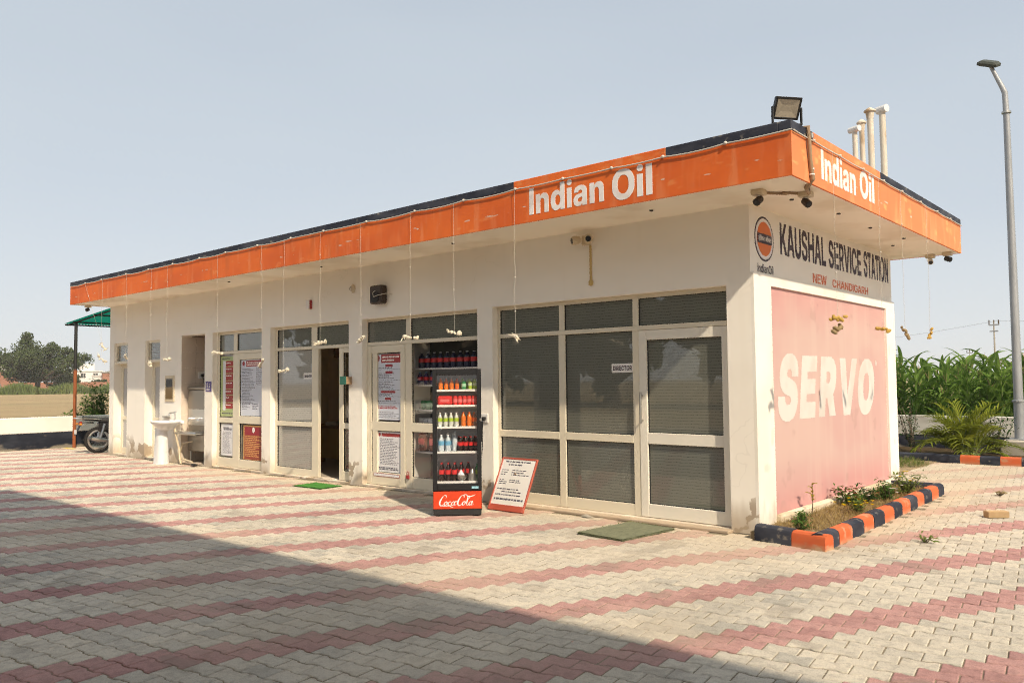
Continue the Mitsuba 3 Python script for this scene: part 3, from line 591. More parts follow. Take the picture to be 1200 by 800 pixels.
part(k, 'pictogram', extrude(man, .001, front(-.008)), 'letter_white'); part(k, 'lettering', extrude(dashes(-11.30, -11.15, (1.485,), .025, 3, 1.0), .001, front(-.008)), 'letter_white')

# ---------------------------------------------------------------- things on the front wall
k = thing('alarm_sounder', 'small white box with a red side on the wall above the open doorway', 'alarm')
part(k, 'body', MB().box(-7.89, -7.80, -.06, -.001, 2.845, 3.0, .01), 'plastic_white'); part(k, 'red_side', MB().box(-7.798, -7.785, -.045, -.001, 2.845, 3.0, .008), 'red_print')
k = thing('wall_speaker', 'brown box with a cable on the wall above the notices', 'speaker')
part(k, 'body', MB().box(-6.11, -5.83, -.13, -.001, 2.80, 3.08, .02), mat('speaker_brown', (0.045, 0.028, 0.018), 0.5)); part(k, 'cable', MB().tube([(-5.95, -.14, 3.0), (-5.99, -.16, 2.96), (-5.97, -.16, 2.90), (-5.88, -.15, 2.92), (-5.76, -.05, 2.95), (-5.72, -.005, 2.93)], .006, 6), 'cord_white', True)
part(k, 'grille', MB().tm(trimesh.creation.cylinder(.09, .012, sections=20), trans(-5.97, -.136, 2.90) @ rotx(math.pi / 2)), 'black_matt')
k = thing('wall_fitting', 'small oval grey fitting with a stub of wire above the left notices', 'fitting')
part(k, 'plate', MB().sphere((-6.667, -.01, 3.096), .05, 2, (1, .35, 1.5)), 'plastic_cream', True); part(k, 'wire', MB().tube([(-6.69, -.03, 3.13), (-6.70, -.05, 3.10), (-6.69, -.045, 3.06)], .006, 6), 'black_matt')
k = thing('wall_lamp', 'yellowed emergency light on the wall under the painted letters', 'lamp')
part(k, 'back_box', MB().box(-2.14, -2.02, -.05, -.001, 3.24, 3.36, .012), 'plastic_cream')
for x in (-2.17, -1.98):
    hd = MB().add(*lathevf([(0, -.055), (.04, -.05), (.052, -.01), (.055, .04), (.05, .055), (0, .055)], 14)); M = trans(x, -.11, 3.30) @ rotz(.5 if x > -2.1 else -.6) @ rotx(math.pi / 2 + .2)
    h = part(k, 'lamp_head', hd.moved(M), 'plastic_cream', 40); part(h, 'lens', MB().add(*lathevf([(0, .058), (.036, .0575), (.036, .056)], 14)).moved(M), 'black')
part(k, 'conduit', MB().box(-2.045, -2.02, -.014, -.001, 2.80, 3.238).sphere((-2.03, -.012, 2.78), .035, 1, (1, .5, 1.2)), mat('conduit', (0.50, 0.36, 0.13), 0.5))
k = thing('door_box', 'small green and brown box on the pillar right of the open doorway', 'box')
part(k, 'front_plate', MB().box(-6.86, -6.70, -.125, -.115, 1.575, 1.705, .004), mat('plate_green', (0.02, 0.13, 0.09), 0.5)); part(k, 'casing', MB().box(-6.86, -6.70, -.114, -.001, 1.58, 1.70, .006), mat('casing_brown', (0.33, 0.22, 0.13), 0.5))
k = thing('power_socket', 'white socket with a black plug on the wall right of the drinks fridge', 'socket')
part(k, 'plate', MB().box(-3.90, -3.75, -.02, -.001, 1.05, 1.17, .006), 'plastic_white'); part(k, 'plug', MB().box(-3.82, -3.775, -.07, -.02, 1.08, 1.13, .008), 'black'); part(k, 'lead', MB().tube([(-3.80, -.06, 1.08), (-3.80, -.07, .95), (-3.82, -.05, .75), (-3.83, -.05, .62), (-3.90, -.12, .66), (-3.97, -.3, .9)], .006, 6), 'black', True)
# mirror and basin
k = thing('wall_mirror', 'small framed mirror over the wash basin', 'mirror')
part(k, 'frame', MB().box(-13.03, -12.63, -.02, -.001, 1.25, 1.79, .005), 'plastic_cream'); part(k, 'glass', MB().box(-12.985, -12.675, -.023, -.0205, 1.30, 1.74), mat('mirror_brown', (0.30, 0.24, 0.17), 0.05, 1.0))
part(k, 'dark_top', MB().box(-12.96, -12.70, -.026, -.0235, 1.55, 1.72), 'black')
k = thing('wash_basin', 'white pedestal wash basin standing by the front wall', 'basin')
def basin_ring(sx, sy, z, n=28):
    a = np.arange(n) * 2 * np.pi / n; x = sx * np.sign(np.cos(a)) * np.abs(np.cos(a)) ** .75; y = sy * np.sign(np.sin(a)) * np.abs(np.sin(a)) ** .8
    return np.column_stack([x, y, np.full(n, z)])
rings = [basin_ring(.12, .10, .0), basin_ring(.20, .16, .06), basin_ring(.30, .235, .13), basin_ring(.315, .25, .155), basin_ring(.31, .245, .175), basin_ring(.265, .20, .178), basin_ring(.22, .16, .12), basin_ring(.10, .08, .07), basin_ring(.02, .02, .065)]
def loft(rings, cap=True):
    n = len(rings[0]); v = np.vstack(rings); i, j = np.meshgrid(np.arange(len(rings) - 1), np.arange(n), indexing='ij')
    q = np.stack([i * n + j, i * n + (j + 1) % n, (i + 1) * n + (j + 1) % n, (i + 1) * n + j], -1).reshape(-1, 4); f = [q[:, [0, 1, 2]], q[:, [0, 2, 3]]]
    if cap:
        v = np.vstack([v, rings[0].mean(0), rings[-1].mean(0)]); J = np.arange(n); o = (len(rings) - 1) * n
        f += [np.stack([J * 0 + len(v) - 2, (J + 1) % n, J], 1), np.stack([J * 0 + len(v) - 1, o + J, o + (J + 1) % n], 1)]
    return v, np.vstack(f)
part(k, 'bowl', MB().add(*loft(rings)).moved(trans(-12.46, -.27, .69)), 'ceramic', 50)
part(k, 'back_rim', MB().box(-12.74, -12.18, -.065, -.003, .80, .875, .015), 'ceramic')
part(k, 'pedestal', MB().add(*loft([basin_ring(.185, .13, 0), basin_ring(.18, .125, .04), basin_ring(.155, .11, .4), basin_ring(.14, .105, .68), basin_ring(.17, .12, .72)])).moved(trans(-12.62, -.27, 0)), 'ceramic', 50)
part(k, 'tap', MB().tube([(-12.46, -.07, .875), (-12.46, -.07, 1.0), (-12.46, -.10, 1.03), (-12.46, -.18, 1.02), (-12.46, -.20, .98)], .016, 10).box(-12.50, -12.42, -.09, -.05, 1.03, 1.05, .006), 'chrome', 40)
k2 = single('drain_pipe', 'grey waste pipe running from the wash basin to the floor', 'pipe', MB().tube([(-12.30, -.15, .72), (-12.25, -.13, .50), (-12.20, -.10, .30), (-12.17, -.10, .10), (-12.08, -.12, .02)], .022, 8), 'plastic_cream', True)
single('metal_bracket', 'rusty metal frame leaning at the foot of the wall by the cooler niche', 'frame', MB().tube([(-12.40, -.02, .12), (-11.75, -.05, .06)], .02, 6).tube([(-12.40, -.02, .12), (-12.2, -.02, .42), (-11.9, .02, .46)], .015, 6), 'plastic_cream')
single('grey_tray', 'small grey soap tray on the sill behind the wash basin', 'tray', MB().box(-13.05, -12.80, -.06, -.003, .92, .95, .005), 'steel_worn')
# water cooler in the niche
k = thing('water_cooler', 'steel water cooler with a drip shelf standing in the tiled recess', 'water cooler')
part(k, 'cabinet', MB().box(-12.30, -11.50, .12, .62, .25, 1.50, .02), 'shaded_steel'); part(k, 'lid', MB().box(-12.32, -11.48, .10, .64, 1.503, 1.56, .02), 'shaded_steel')
part(k, 'splash_back', MB().box(-12.26, -11.54, .112, .119, .78, 1.10), 'steel'); part(k, 'drip_shelf', MB().box(-12.36, -11.46, -.16, .11, .60, .66, .02), 'steel')
for x in (-12.1, -11.7): part(k, 'tap', MB().tube([(x, .11, .92), (x, .04, .92), (x, .03, .87)], .014, 8), 'chrome', 40)
for x in (-12.25, -11.55):
    for y in (.17, .57): part(k, 'leg', MB().tube([(x, y, .02), (x, y, .25)], .02, 8), 'steel_worn')
k = thing('power_socket', 'socket panel with a black plug high in the cooler recess', 'socket')
part(k, 'plate', MB().box(-12.345, -12.33, .36, .62, 1.72, 1.86, .004), 'plastic_white'); part(k, 'plug', MB().box(-12.328, -12.27, .40, .46, 1.76, 1.82, .008), 'black'); part(k, 'lead', MB().tube([(-12.28, .43, 1.76), (-12.27, .45, 1.64), (-12.22, .45, 1.565)], .008, 6), 'black', True)

# ---------------------------------------------------------------- room behind the open doorway
k = thing('desk', 'wooden topped desk with a yellow front inside the open doorway', 'desk')
part(k, 'top', MB().box(-10.15, -8.7, 1.35, 1.95, .74, .775, .005), 'wood'); part(k, 'front_panel', MB().box(-10.05, -8.8, 1.45, 1.47, .16, .738), mat('desk_yellow', (0.42, 0.28, 0.07), 0.6)); part(k, 'side_panel', MB().box(-10.10, -10.055, 1.40, 1.9, .021, .738).box(-8.795, -8.75, 1.40, 1.9, .021, .738), 'wood')
k = thing('plastic_chair', 'red plastic chair beside the desk inside the open doorway', 'chair')
ch = MB().box(-9.62, -9.24, .86, 1.24, .36, .39, .012); part(k, 'seat', ch, mat('chair_red', (0.40, 0.02, 0.03), 0.4))
part(k, 'backrest', MB().box(-9.66, -9.62, .86, 1.24, .36, .62, .015), 'chair_red')
for x in (-9.59, -9.27):
    for y in (.89, 1.21): part(k, 'leg', MB().box(x - .02, x + .02, y - .02, y + .02, .021, .358, .006), 'chair_red')
k = single('paper_stack', 'stack of papers on the desk inside the open doorway', 'papers', MB().box(-9.5, -9.15, 1.5, 1.8, .777, .85), 'steel_worn')
k = single('picture_frame', 'dark picture frame on the back wall inside the open doorway', 'picture', MB().box(-10.9, -9.9, 2.72, 2.748, 2.15, 2.6), 'wood')
k = single('switch_plate', 'pale switch plate on the back wall inside the open doorway', 'switch', MB().box(-10.35, -10.05, 2.735, 2.748, 1.25, 1.40), 'plastic_white')

# ---------------------------------------------------------------- bottle makers
PLAST = {}
def plast(name, c, rough=.25, **k):
    if name not in scene: mat(name, c, rough, **k)
    return name
def bottle(label, group, M, r, h, body, capm, labm, cat='bottle', name='drink_bottle', n=12):
    k = thing(name, label, cat, group)
    prof = [(0, 0), (r * .9, 0), (r, .012), (r, h * .20), (r * .93, h * .30), (r, h * .40), (r, h * .60), (r * .80, h * .74), (r * .36, h * .88), (r * .34, h * .94), (0, h * .94)]
    part(k, 'body', MB().add(*lathevf(prof, n)).moved(M), body, 40)
    part(k, 'cap', MB().add(*lathevf([(0, h * .941), (r * .42, h * .941), (r * .42, h - .003), (r * .36, h), (0, h)], n)).moved(M), capm, 40)
    part(k, 'label_band', MB().add(*lathevf([(r * .98, h * .36), (r + .0012, h * .37), (r + .0012, h * .61), (r * .97, h * .62)], n)).moved(M), labm, 40)
    return k
def can(label, group, M, r, h, body, bandm, n=14):
    k = thing('drink_can', label, 'can', group)
    part(k, 'body', MB().add(*lathevf([(0, 0), (r * .85, 0), (r, .01), (r, h - .014), (r * .84, h - .003), (r * .84, h), (r * .8, h - .004), (0, h - .004)], n)).moved(M), body, 40)
    part(k, 'printed_band', MB().add(*lathevf([(r * .99, h * .30), (r + .0008, h * .31), (r + .0008, h * .66), (r * .99, h * .67)], n)).moved(M), bandm, 40)
plast('pl_orange', (0.72, 0.17, 0.02)); plast('pl_orange2', (0.60, 0.10, 0.02)); plast('pl_lime', (0.36, 0.50, 0.04)); plast('pl_limepale', (0.55, 0.62, 0.40)); plast('pl_green', (0.02, 0.20, 0.06)); plast('pl_mint', (0.35, 0.62, 0.40))
plast('pl_red', (0.62, 0.03, 0.03)); plast('pl_pink', (0.72, 0.16, 0.16)); plast('pl_cola', (0.020, 0.008, 0.006), .15); plast('pl_white', (0.76, 0.76, 0.76)); plast('pl_water', (0.52, 0.58, 0.62), .12); plast('pl_blue', (0.16, 0.42, 0.62)); plast('pl_navy', (0.018, 0.018, 0.055)); plast('pl_violet', (0.05, 0.03, 0.11)); plast('pl_silver', (0.55, 0.55, 0.55), .3); plast('pl_brown', (0.22, 0.07, 0.035)); plast('pl_clearish', (0.58, 0.60, 0.54), .12)

# ---------------------------------------------------------------- drinks fridge
FW, FD, FH = .585, .58, 1.755
FM = trans(-3.479, -1.277, 0) @ rotz(math.radians(43.5))
def fm(mb): return mb.moved(FM)
FR = thing('drinks_fridge', 'tall black glass door drinks fridge with a red panel at its foot', 'fridge')
cab = MB().box(0, .035, .045, FD, .06, FH).box(FW - .035, FW, .045, FD, .06, FH).box(.035, FW - .035, FD - .035, FD, .06, FH).box(.035, FW - .035, .045, FD - .036, FH - .05, FH).box(.035, FW - .035, .045, FD - .036, .06, .31)
part(FR, 'cabinet', fm(cab), 'black')
lin = MB().box(.0351, .042, .06, FD - .042, .312, FH - .052).box(FW - .042, FW - .0351, .06, FD - .042, .312, FH - .052).box(.042, FW - .042, FD - .041, FD - .0351, .312, FH - .052).box(.042, FW - .042, .06, FD - .043, FH - .056, FH - .0505).box(.042, FW - .042, .06, FD - .043, .3105, .318)
part(FR, 'lining', fm(lin), mat('fridge_lining', (0.70, 0.71, 0.72), 0.4))
dr_ = MB().box(0, .052, 0, .04, .305, FH, .004).box(FW - .052, FW, 0, .04, .305, FH, .004).box(.052, FW - .052, .002, .04, FH - .075, FH - .001, .004).box(.052, FW - .052, .002, .04, .306, .385, .004)
FDK = part(FR, 'door', fm(dr_), 'black')
part(FDK, 'pane', fm(MB().add(np.array([[.05, .02, .38], [FW - .05, .02, .38], [FW - .05, .02, FH - .07], [.05, .02, FH - .07]]), np.array([[0, 1, 2], [0, 2, 3]]))), 'glass')
part(FDK, 'sticker', fm(MB().box(FW - .12, FW - .04, -.0025, -.0002, .325, .352)), plast('pl_skyblue', (0.30, 0.55, 0.65)))
part(FDK, 'handle', fm(MB().box(FW - .002, FW + .016, .004, .03, .88, 1.12, .004)), 'black'); part(FDK, 'hinge', fm(MB().box(FW - .02, FW + .008, -.008, .03, 1.13, 1.16, .003)), 'steel_worn')
RP = part(FR, 'red_panel', fm(MB().box(.004, FW - .004, -.004, .044, .085, .293, .006)), 'red_enamel')
part(FR, 'base', fm(MB().box(.006, FW - .006, .008, FD, .015, .0845).box(.02, .08, .03, .09, -.003, .015).box(FW - .08, FW - .02, .03, .09, -.003, .015)), 'black_matt')
def stroke(pts, ws, n=36):
    """a pen stroke of changing width through the points"""
    from scipy.interpolate import CubicSpline
    P = np.asarray(pts, float); t = np.r_[0, np.cumsum(np.linalg.norm(np.diff(P, axis=0), axis=1))]; cs = CubicSpline(t, P); s = np.linspace(0, t[-1], n); q = cs(s); w = np.interp(s, np.linspace(0, t[-1], len(ws)), ws)
    return union_all([LineString([q[i], q[i + 1]]).buffer((w[i] + w[i + 1]) / 4, 6) for i in range(n - 1)])
S = []                                                                       # flowing script, units: x-height 1
def big_c(x): S.append(stroke([(x + 1.42, 1.95), (x + 1.62, 2.40), (x + 1.25, 2.62), (x + .68, 2.20), (x + .20, 1.25), (x + .08, .40), (x + .38, -.06), (x + .85, .08), (x + 1.2, .50)], [.08, .20, .12, .26, .38, .40, .28, .16, .06], 60))
def small_o(x): S.append(stroke([(x + .62, 1.02), (x + .32, .84), (x + .10, .40), (x + .26, .0), (x + .58, .18), (x + .80, .64), (x + .62, 1.02)], [.16, .20, .26, .16, .18, .26, .16], 40)); S.append(stroke([(x + .66, .98), (x + .86, .82), (x + 1.12, .86)], [.10, .09, .05], 10))
def small_c(x): S.append(stroke([(x + .78, .76), (x + .62, 1.02), (x + .28, .76), (x + .12, .34), (x + .34, .0), (x + .70, .14), (x + 1.0, .50)], [.18, .10, .24, .28, .16, .09, .05], 40))
def small_a(x): small_o(x); S.append(stroke([(x + .98, 1.04), (x + .80, .46), (x + .86, .03), (x + 1.02, .06), (x + 1.30, .42)], [.22, .26, .18, .08, .05], 24))
big_c(0); small_o(1.12); small_c(2.08); small_a(2.98)
S.append(stroke([(.55, -.06), (1.5, -.20), (2.5, -.10), (3.1, -.36), (3.75, -.34)], [.04, .14, .20, .20, .04]))      # the tail under the first word
S.append(stroke([(4.16, .92), (4.48, 1.02)], [.20, .18], 8))
big_c(4.55); small_o(5.68)
S.append(stroke([(6.66, .62), (7.10, 1.5), (7.48, 2.30), (7.30, 2.40), (6.98, 1.2), (6.90, .3), (7.04, .0), (7.36, .36)], [.05, .10, .18, .16, .26, .28, .18, .06], 50)); small_a(7.36)
S.append(stroke([(5.80, 2.20), (6.45, 2.78), (7.1, 2.30), (7.9, 2.30), (8.95, 2.75)], [.05, .16, .20, .22, .04]))                             # the ribbon from the second capital
script = affinity.affine_transform(union_all(S), [1, .10, 0, 1, 0, 0])
part(RP, 'script_lettering', fm(extrude(fit(script, .072, .512, .108, .262), .0012, front(-.0042))), 'letter_white', label='flowing white script lettering on the red panel')
shz = [.405, .762, 1.06, 1.32, 1.505]
for z in shz:
    part(FR, 'shelf', fm(MB().box(.046, FW - .046, .062, FD - .046, z - .006, z)), 'steel'); part(FR, 'shelf_strip', fm(MB().box(.048, FW - .048, .054, .0615, z - .022, z + .004, .002)), 'plastic_white')
def at(x, y, z): return FM @ trans(x, y, z)
for i in range(4): bottle('orange drink bottle at the left of the top fridge shelf', 'orange bottles on the top fridge shelf', at(.095 + .066 * i, .13 + .01 * (i % 2), 1.506), .0255, .128, 'pl_orange' if i < 3 else 'pl_orange2', 'pl_orange2', 'pl_orange')
can('green can with a pale mint print on the top fridge shelf', None, at(.375, .12, 1.506), .029, .11, 'pl_green', 'pl_mint')
for i in range(2): bottle('lime yellow bottle at the right of the top fridge shelf', 'lime bottles on the top fridge shelf', at(.452 + .062 * i, .12, 1.506), .0255, .128, 'pl_lime', 'pl_lime', 'pl_limepale')
k = thing('can_pack', 'red carton of cans at the left of the second fridge shelf', 'carton'); part(k, 'carton', fm(MB().box(.06, .235, .075, .30, 1.321, 1.43, .015)), 'pl_red'); part(k, 'print', fm(MB().add(*boxvf(.09, .20, .0735, .0748, 1.36, 1.39))), 'pl_pink')
for i in range(6): can('red can in the row on the second fridge shelf', 'red cans on the second fridge shelf', at(.270 + .0565 * i, .11, 1.321), .0262, .108, 'pl_red', 'pl_pink')
for i in range(4): bottle('clear lime bottle with a white cap on the third fridge shelf', 'clear lime bottles on the third fridge shelf', at(.085 + .066 * i, .12, 1.061), .0265, .168, 'pl_clearish', 'pl_white', 'pl_lime')
for i in range(2): bottle('bright orange drink bottle on the third fridge shelf', 'bright orange bottles on the third fridge shelf', at(.368 + .072 * i, .12, 1.061), .0275, .172, 'pl_orange', 'pl_orange2', 'pl_orange')
for i in range(2): bottle('dark orange bottle in the right corner of the third fridge shelf', 'dark orange bottles on the third fridge shelf', at(.503, .12 + .07 * i, 1.061), .0265, .168, 'pl_brown', 'pl_orange2', 'pl_orange2')
for i in range(2): bottle('clear water bottle with a pale blue label on the fourth fridge shelf', 'water bottles on the fourth fridge shelf', at(.098 + .082 * i, .13, .763), .033, .20, 'pl_water', 'pl_white', 'pl_blue')
single('glass_bottle', 'dim clear bottle behind the water bottles on the fourth fridge shelf', 'bottle', MB().add(*lathevf([(0, 0), (.033, 0), (.033, .14), (.012, .21), (.012, .23), (0, .23)], 12)).moved(at(.258, .22, .763)), 'pl_water', 40)
for i in range(4): bottle('cola bottle with red cap and label at the right of the fourth fridge shelf', 'cola bottles on the fourth fridge shelf', at(.332 + .062 * i, .13 + .02 * (i > 1), .763), .0265, .172, 'pl_cola', 'pl_red', 'pl_red')
for i in range(4): bottle('large cola bottle with a red cap on the bottom fridge shelf', 'large cola bottles on the bottom fridge shelf', at(.098 + .078 * i, .15, .406), .0315, .21, 'pl_cola', 'pl_red', 'pl_red')
for i in range(7): bottle('orange drink bottle in the back row of the top fridge shelf', 'orange bottles in the back row of the top fridge shelf', at(.085 + .068 * i, .24, 1.506), .0255, .135, 'pl_orange' if i < 4 else 'pl_lime', 'pl_orange2' if i < 4 else 'pl_green', 'pl_orange2' if i < 4 else 'pl_green') if i < 4 else bottle('lime bottle in the back row of the top fridge shelf', 'lime bottles in the back row of the top fridge shelf', at(.085 + .068 * i, .24, 1.506), .0255, .135, 'pl_lime', 'pl_green', 'pl_green')
for i in range(7): can('red can in the back row of the second fridge shelf', 'red cans in the back row of the second fridge shelf', at(.11 + .0605 * i, .34, 1.321), .0265, .108, 'pl_red', 'pl_pink')
for i in range(7): bottle('pale bottle in the back row of the third fridge shelf', 'pale bottles in the back row of the third fridge shelf', at(.085 + .068 * i, .26, 1.061), .0265, .165, 'pl_clearish', 'pl_white', 'pl_lime') if i < 4 else bottle('orange bottle in the back row of the third fridge shelf', 'orange bottles in the back row of the third fridge shelf', at(.085 + .068 * i, .26, 1.061), .0265, .165, 'pl_orange', 'pl_orange2', 'pl_orange2')
for i in range(4): bottle('cola bottle in the back row of the fourth fridge shelf', 'cola bottles in the back row of the fourth fridge shelf', at(.305 + .066 * i, .27, .763), .0265, .172, 'pl_cola', 'pl_red', 'pl_red')
for i in range(3): bottle('water bottle in the back row of the fourth fridge shelf', 'water bottles in the back row of the fourth fridge shelf', at(.085 + .075 * i, .27, .763), .032, .195, 'pl_water', 'pl_white', 'pl_blue')
for i in range(5): bottle('large cola bottle in the back row of the bottom fridge shelf', 'large cola bottles in the back row of the bottom fridge shelf', at(.10 + .080 * i, .28, .406), .0315, .21, 'pl_cola', 'pl_red', 'pl_red')
k = thing('steel_bowl', 'steel bowl with a white paper cone on the bottom fridge shelf', 'bowl'); part(k, 'bowl', MB().add(*lathevf([(0, 0), (.035, 0), (.058, .035), (.062, .075), (.057, .075), (.05, .03), (0, .012)], 16)).moved(at(.345, .11, .406)), 'steel', 40); part(k, 'paper_cone', MB().add(*lathevf([(.045, .07), (0, .14)], 8)).moved(at(.335, .11, .406)), 'paper')
k = single('steel_tin', 'dented steel tin on the bottom fridge shelf', 'tin', MB().add(*lathevf([(0, 0), (.05, 0), (.052, .08), (.03, .10), (.02, .14), (0, .15)], 12)).moved(at(.468, .12, .406)), 'steel_worn', 40)
bottle('green bottle in the right corner of the bottom fridge shelf', None, at(.53, .17, .406), .026, .20, 'pl_green', 'pl_green', 'pl_lime')

# ---------------------------------------------------------------- shop shelves behind the glass
SH = thing('shop_shelf', 'white wall shelf unit with bottles behind the glass above the fridge', 'shelf')
for z in (.565, 1.19, 1.56, 1.81, .94): part(SH, 'board', MB().box(-5.60, -4.02, .26, .66, z - .022, z, .003), 'plastic_white')
part(SH, 'side', MB().box(-5.63, -5.603, .26, .66, .03, 2.4), 'plastic_white'); part(SH, 'side', MB().box(-4.017, -3.99, .26, .66, .03, 2.4), 'plastic_white'); part(SH, 'back', MB().box(-5.60, -4.02, .662, .67, .03, 2.4), mat('shelf_back', (0.05, 0.045, 0.05), 0.6))
for i in range(11): bottle('tall dark oil bottle with a red and white label on the top shop shelf', 'dark bottles on the top shop shelf', trans(-5.46 + .138 * i, .36, 1.811), .050, .235, 'pl_navy', 'pl_silver', 'pl_red', name='oil_bottle')
for i in range(11): bottle('violet blue oil bottle with a red label on the second shop shelf', 'violet bottles on the second shop shelf', trans(-5.50 + .138 * i, .36, 1.561), .044, .19, 'pl_violet', 'pl_blue', 'pl_red', name='oil_bottle')
for i in range(6): can('green tin on the third shop shelf', 'green tins on the third shop shelf', trans(-5.42 + .12 * i, .36, 1.191), .048, .13, 'pl_green', 'pl_mint')
for i in range(5): single('small_carton', 'small white carton with dark print on the fourth shop shelf', 'carton', MB().box(-5.47 + .10 * i, -5.385 + .10 * i, .30, .42, .941, 1.06, .004), 'pl_white', group='white cartons on the fourth shop shelf')
for i in range(3):
    k = thing('oil_canister', 'brown canister with a pale label on the bottom shop shelf', 'canister', 'brown canisters on the bottom shop shelf'); x = -5.50 + .24 * i
    part(k, 'body', MB().box(x, x + .17, .30, .42, .566, .84, .03), 'pl_brown'); part(k, 'label_panel', MB().box(x + .02, x + .15, .2975, .2998, .66, .76), 'pl_pink'); part(k, 'cap', MB().tm(trimesh.creation.cylinder(.025, .03, sections=12), trans(x + .05, .36, .855)), 'pl_red')

k = thing('padlock', 'small red padlock on the frame left of the drinks fridge', 'padlock'); part(k, 'body', MB().box(-5.50, -5.44, .06, .088, .17, .225, .008), 'red_print'); part(k, 'shackle', MB().tube([(-5.49, .074, .226), (-5.487, .074, .27), (-5.47, .074, .285), (-5.453, .074, .27), (-5.45, .074, .226)], .005, 6), 'red_print')
single('floor_rag', 'crumpled dark rag on the floor before the water cooler', 'rag', MB().add(*hullvf(np.random.default_rng(4).normal(0, 1, (22, 3)) * [.10, .06, .012] + [-11.56, -.12, .03])), 'black_matt')
# ---------------------------------------------------------------- roof edge: lights, cameras, pipes, cables, hanging strings
k = thing('floodlight', 'black floodlight tilted on the roof corner above the front fascia', 'floodlight')
M = trans(.735, -.74, 4.085) @ rotz(math.radians(52)) @ rotx(math.radians(28)) @ np.diag([.92, .85, .85, 1.0])
part(k, 'housing', MB().box(-.135, .135, -.001, .05, -.11, .12, .012).moved(M), 'black'); part(k, 'rim', MB().box(-.14, .14, -.016, -.0015, .10, .125, .003).box(-.14, .14, -.016, -.0015, -.115, -.09, .003).box(-.14, -.118, -.016, -.0015, -.09, .10).box(.118, .14, -.016, -.0015, -.09, .10).moved(M), 'black')
part(k, 'reflector', MB().add(*loft([np.array([(-.117, -.013, -.089), (.117, -.013, -.089), (.117, -.013, .099), (-.117, -.013, .099)]), np.array([(-.06, -.003, -.03), (.06, -.003, -.03), (.06, -.003, .04), (-.06, -.003, .04)])], False)).add(*boxvf(-.06, .06, -.0035, -.0025, -.03, .04)).moved(M), 'lamp_lens')
BKM = trans(.735, -.74, 0) @ rotz(math.radians(52))
part(k, 'bracket', MB().box(-.15, -.138, -.015, .015, 3.934, 4.10, .003).box(.138, .15, -.015, .015, 3.934, 4.10, .003).box(-.138, .138, -.02, .02, 3.9335, 3.946, .003).moved(BKM), 'black_matt')
def cctv(label, box, d, col, base=None):
    k = thing('security_camera', label, 'camera'); x, y, z = box
    part(k, 'junction_box', MB().box(x - .06, x + .06, y - .06, y + .06, z - .055, z - .001, .008), 'plastic_cream')
    d = np.asarray(d, float); d /= np.linalg.norm(d); c = np.array([x, y, z - .10]); 
    part(k, 'stem', MB().tube([(x, y, z - .055), c], .016, 8), 'plastic_white')
    b = part(k, 'barrel', MB().tube([c - d * .03, c + d * .02, c + d * .055], [.036, .038, .038], 14), col, 40); part(b, 'lens', MB().tube([c + d * .0555, c + d * .06], [.03, .028], 12), 'black')
    return k
cctv('dark camera under the eaves left of the corner, looking down', (.349, -.526, ZS), (-.1, -.75, -.5), 'speaker_brown'); cctv('dark camera under the eaves right of the corner, looking down', (.649, -.117, ZS), (.65, -.45, -.6), 'speaker_brown')
cctv('white camera under the far right eaves, drooping', (.45, 5.20, ZS), (.3, -.85, -.5), 'plastic_white'); cctv('black camera under the far right eaves beside a white one', (.70, 5.12, ZS), (.8, -.4, -.35), 'black')
cctv('small dark camera under the left end of the eaves', (-15.70, -.55, ZS), (-.4, -.8, -.4), 'black')
single('cable_duct', 'dark duct joining the two corner cameras under the eaves', 'duct', MB().box(-.11, .17, -.012, .012, -.022, 0).moved(trans(.40, -.36, ZS - .003) @ rotz(.94)), 'casing_brown')
single('cable_duct', 'short dark duct running under the eaves to the corner camera', 'duct', MB().box(-.12, .08, -.012, .012, -.022, 0).moved(trans(.56, -.20, ZS - .003) @ rotz(.94)), 'casing_brown')
k = thing('drop_cable', 'brown bundled cable dropping over the right fascia near the corner', 'cable')
part(k, 'bundle', MB().tube([(RX1 - .10, -.52, 3.945), (RX1 + .02, -.53, 3.935), (RX1 + .03, -.54, 3.80), (RX1 + .022, -.50, 3.62), (RX1 + .022, -.46, 3.46), (RX1 - .06, -.40, 3.405), (.70, -.17, 3.40)], [.02, .022, .02, .02, .025, .025, .02], 8), 'casing_brown', 40)
for z in (3.55, 3.50): part(k, 'tie', MB().tm(trimesh.creation.cylinder(.026, .012, sections=10), trans(RX1 + .022, -.475, z)), 'plastic_white')
single('clip_box', 'grey bracket on the navy coping beside the brown cable', 'bracket', MB().box(RX1 + .006, RX1 + .03, -.46, -.42, 3.85, 3.90, .005), 'steel_worn')
# vent pipes
def vent(label, x, y, ztop, r, cap):
    k = thing('vent_pipe', label, 'pipe'); part(k, 'pipe', MB().tube([(x, y, 3.62), (x + .004, y, (ztop + 3.6) / 2), (x, y, ztop - .04)], r, 14), 'pvc_pipe', 40)
    if cap == 'cowl':
        part(k, 'cowl', MB().add(*lathevf([(r * 1.05, -.14), (r * 1.35, -.06), (r * 1.9, -.05), (r * 1.9, -.035), (r * .5, 0), (0, .005)], 16)).moved(trans(x, y, ztop)), 'pvc_pipe', 35)
    else:
        part(k, 'tee', MB().tube([(x - .085 * .75, y + .085 * .3, ztop - .045), (x + .085 * .75, y - .085 * .3, ztop - .045)], r * 1.25, 14), 'plastic_white', 40)
vent('tallest rusty white vent pipe with a tee cap on the roof', .60, 2.58, 4.985, .038, 'tee'); vent('tall white vent pipe with a round cowl on the roof', .60, 2.10, 4.84, .036, 'cowl')
vent('shorter white vent pipe with a round cowl on the roof', .60, 1.78, 4.62, .029, 'cowl'); vent('shortest white vent pipe with a tee cap on the roof', .60, 1.53, 4.49, .028, 'tee')
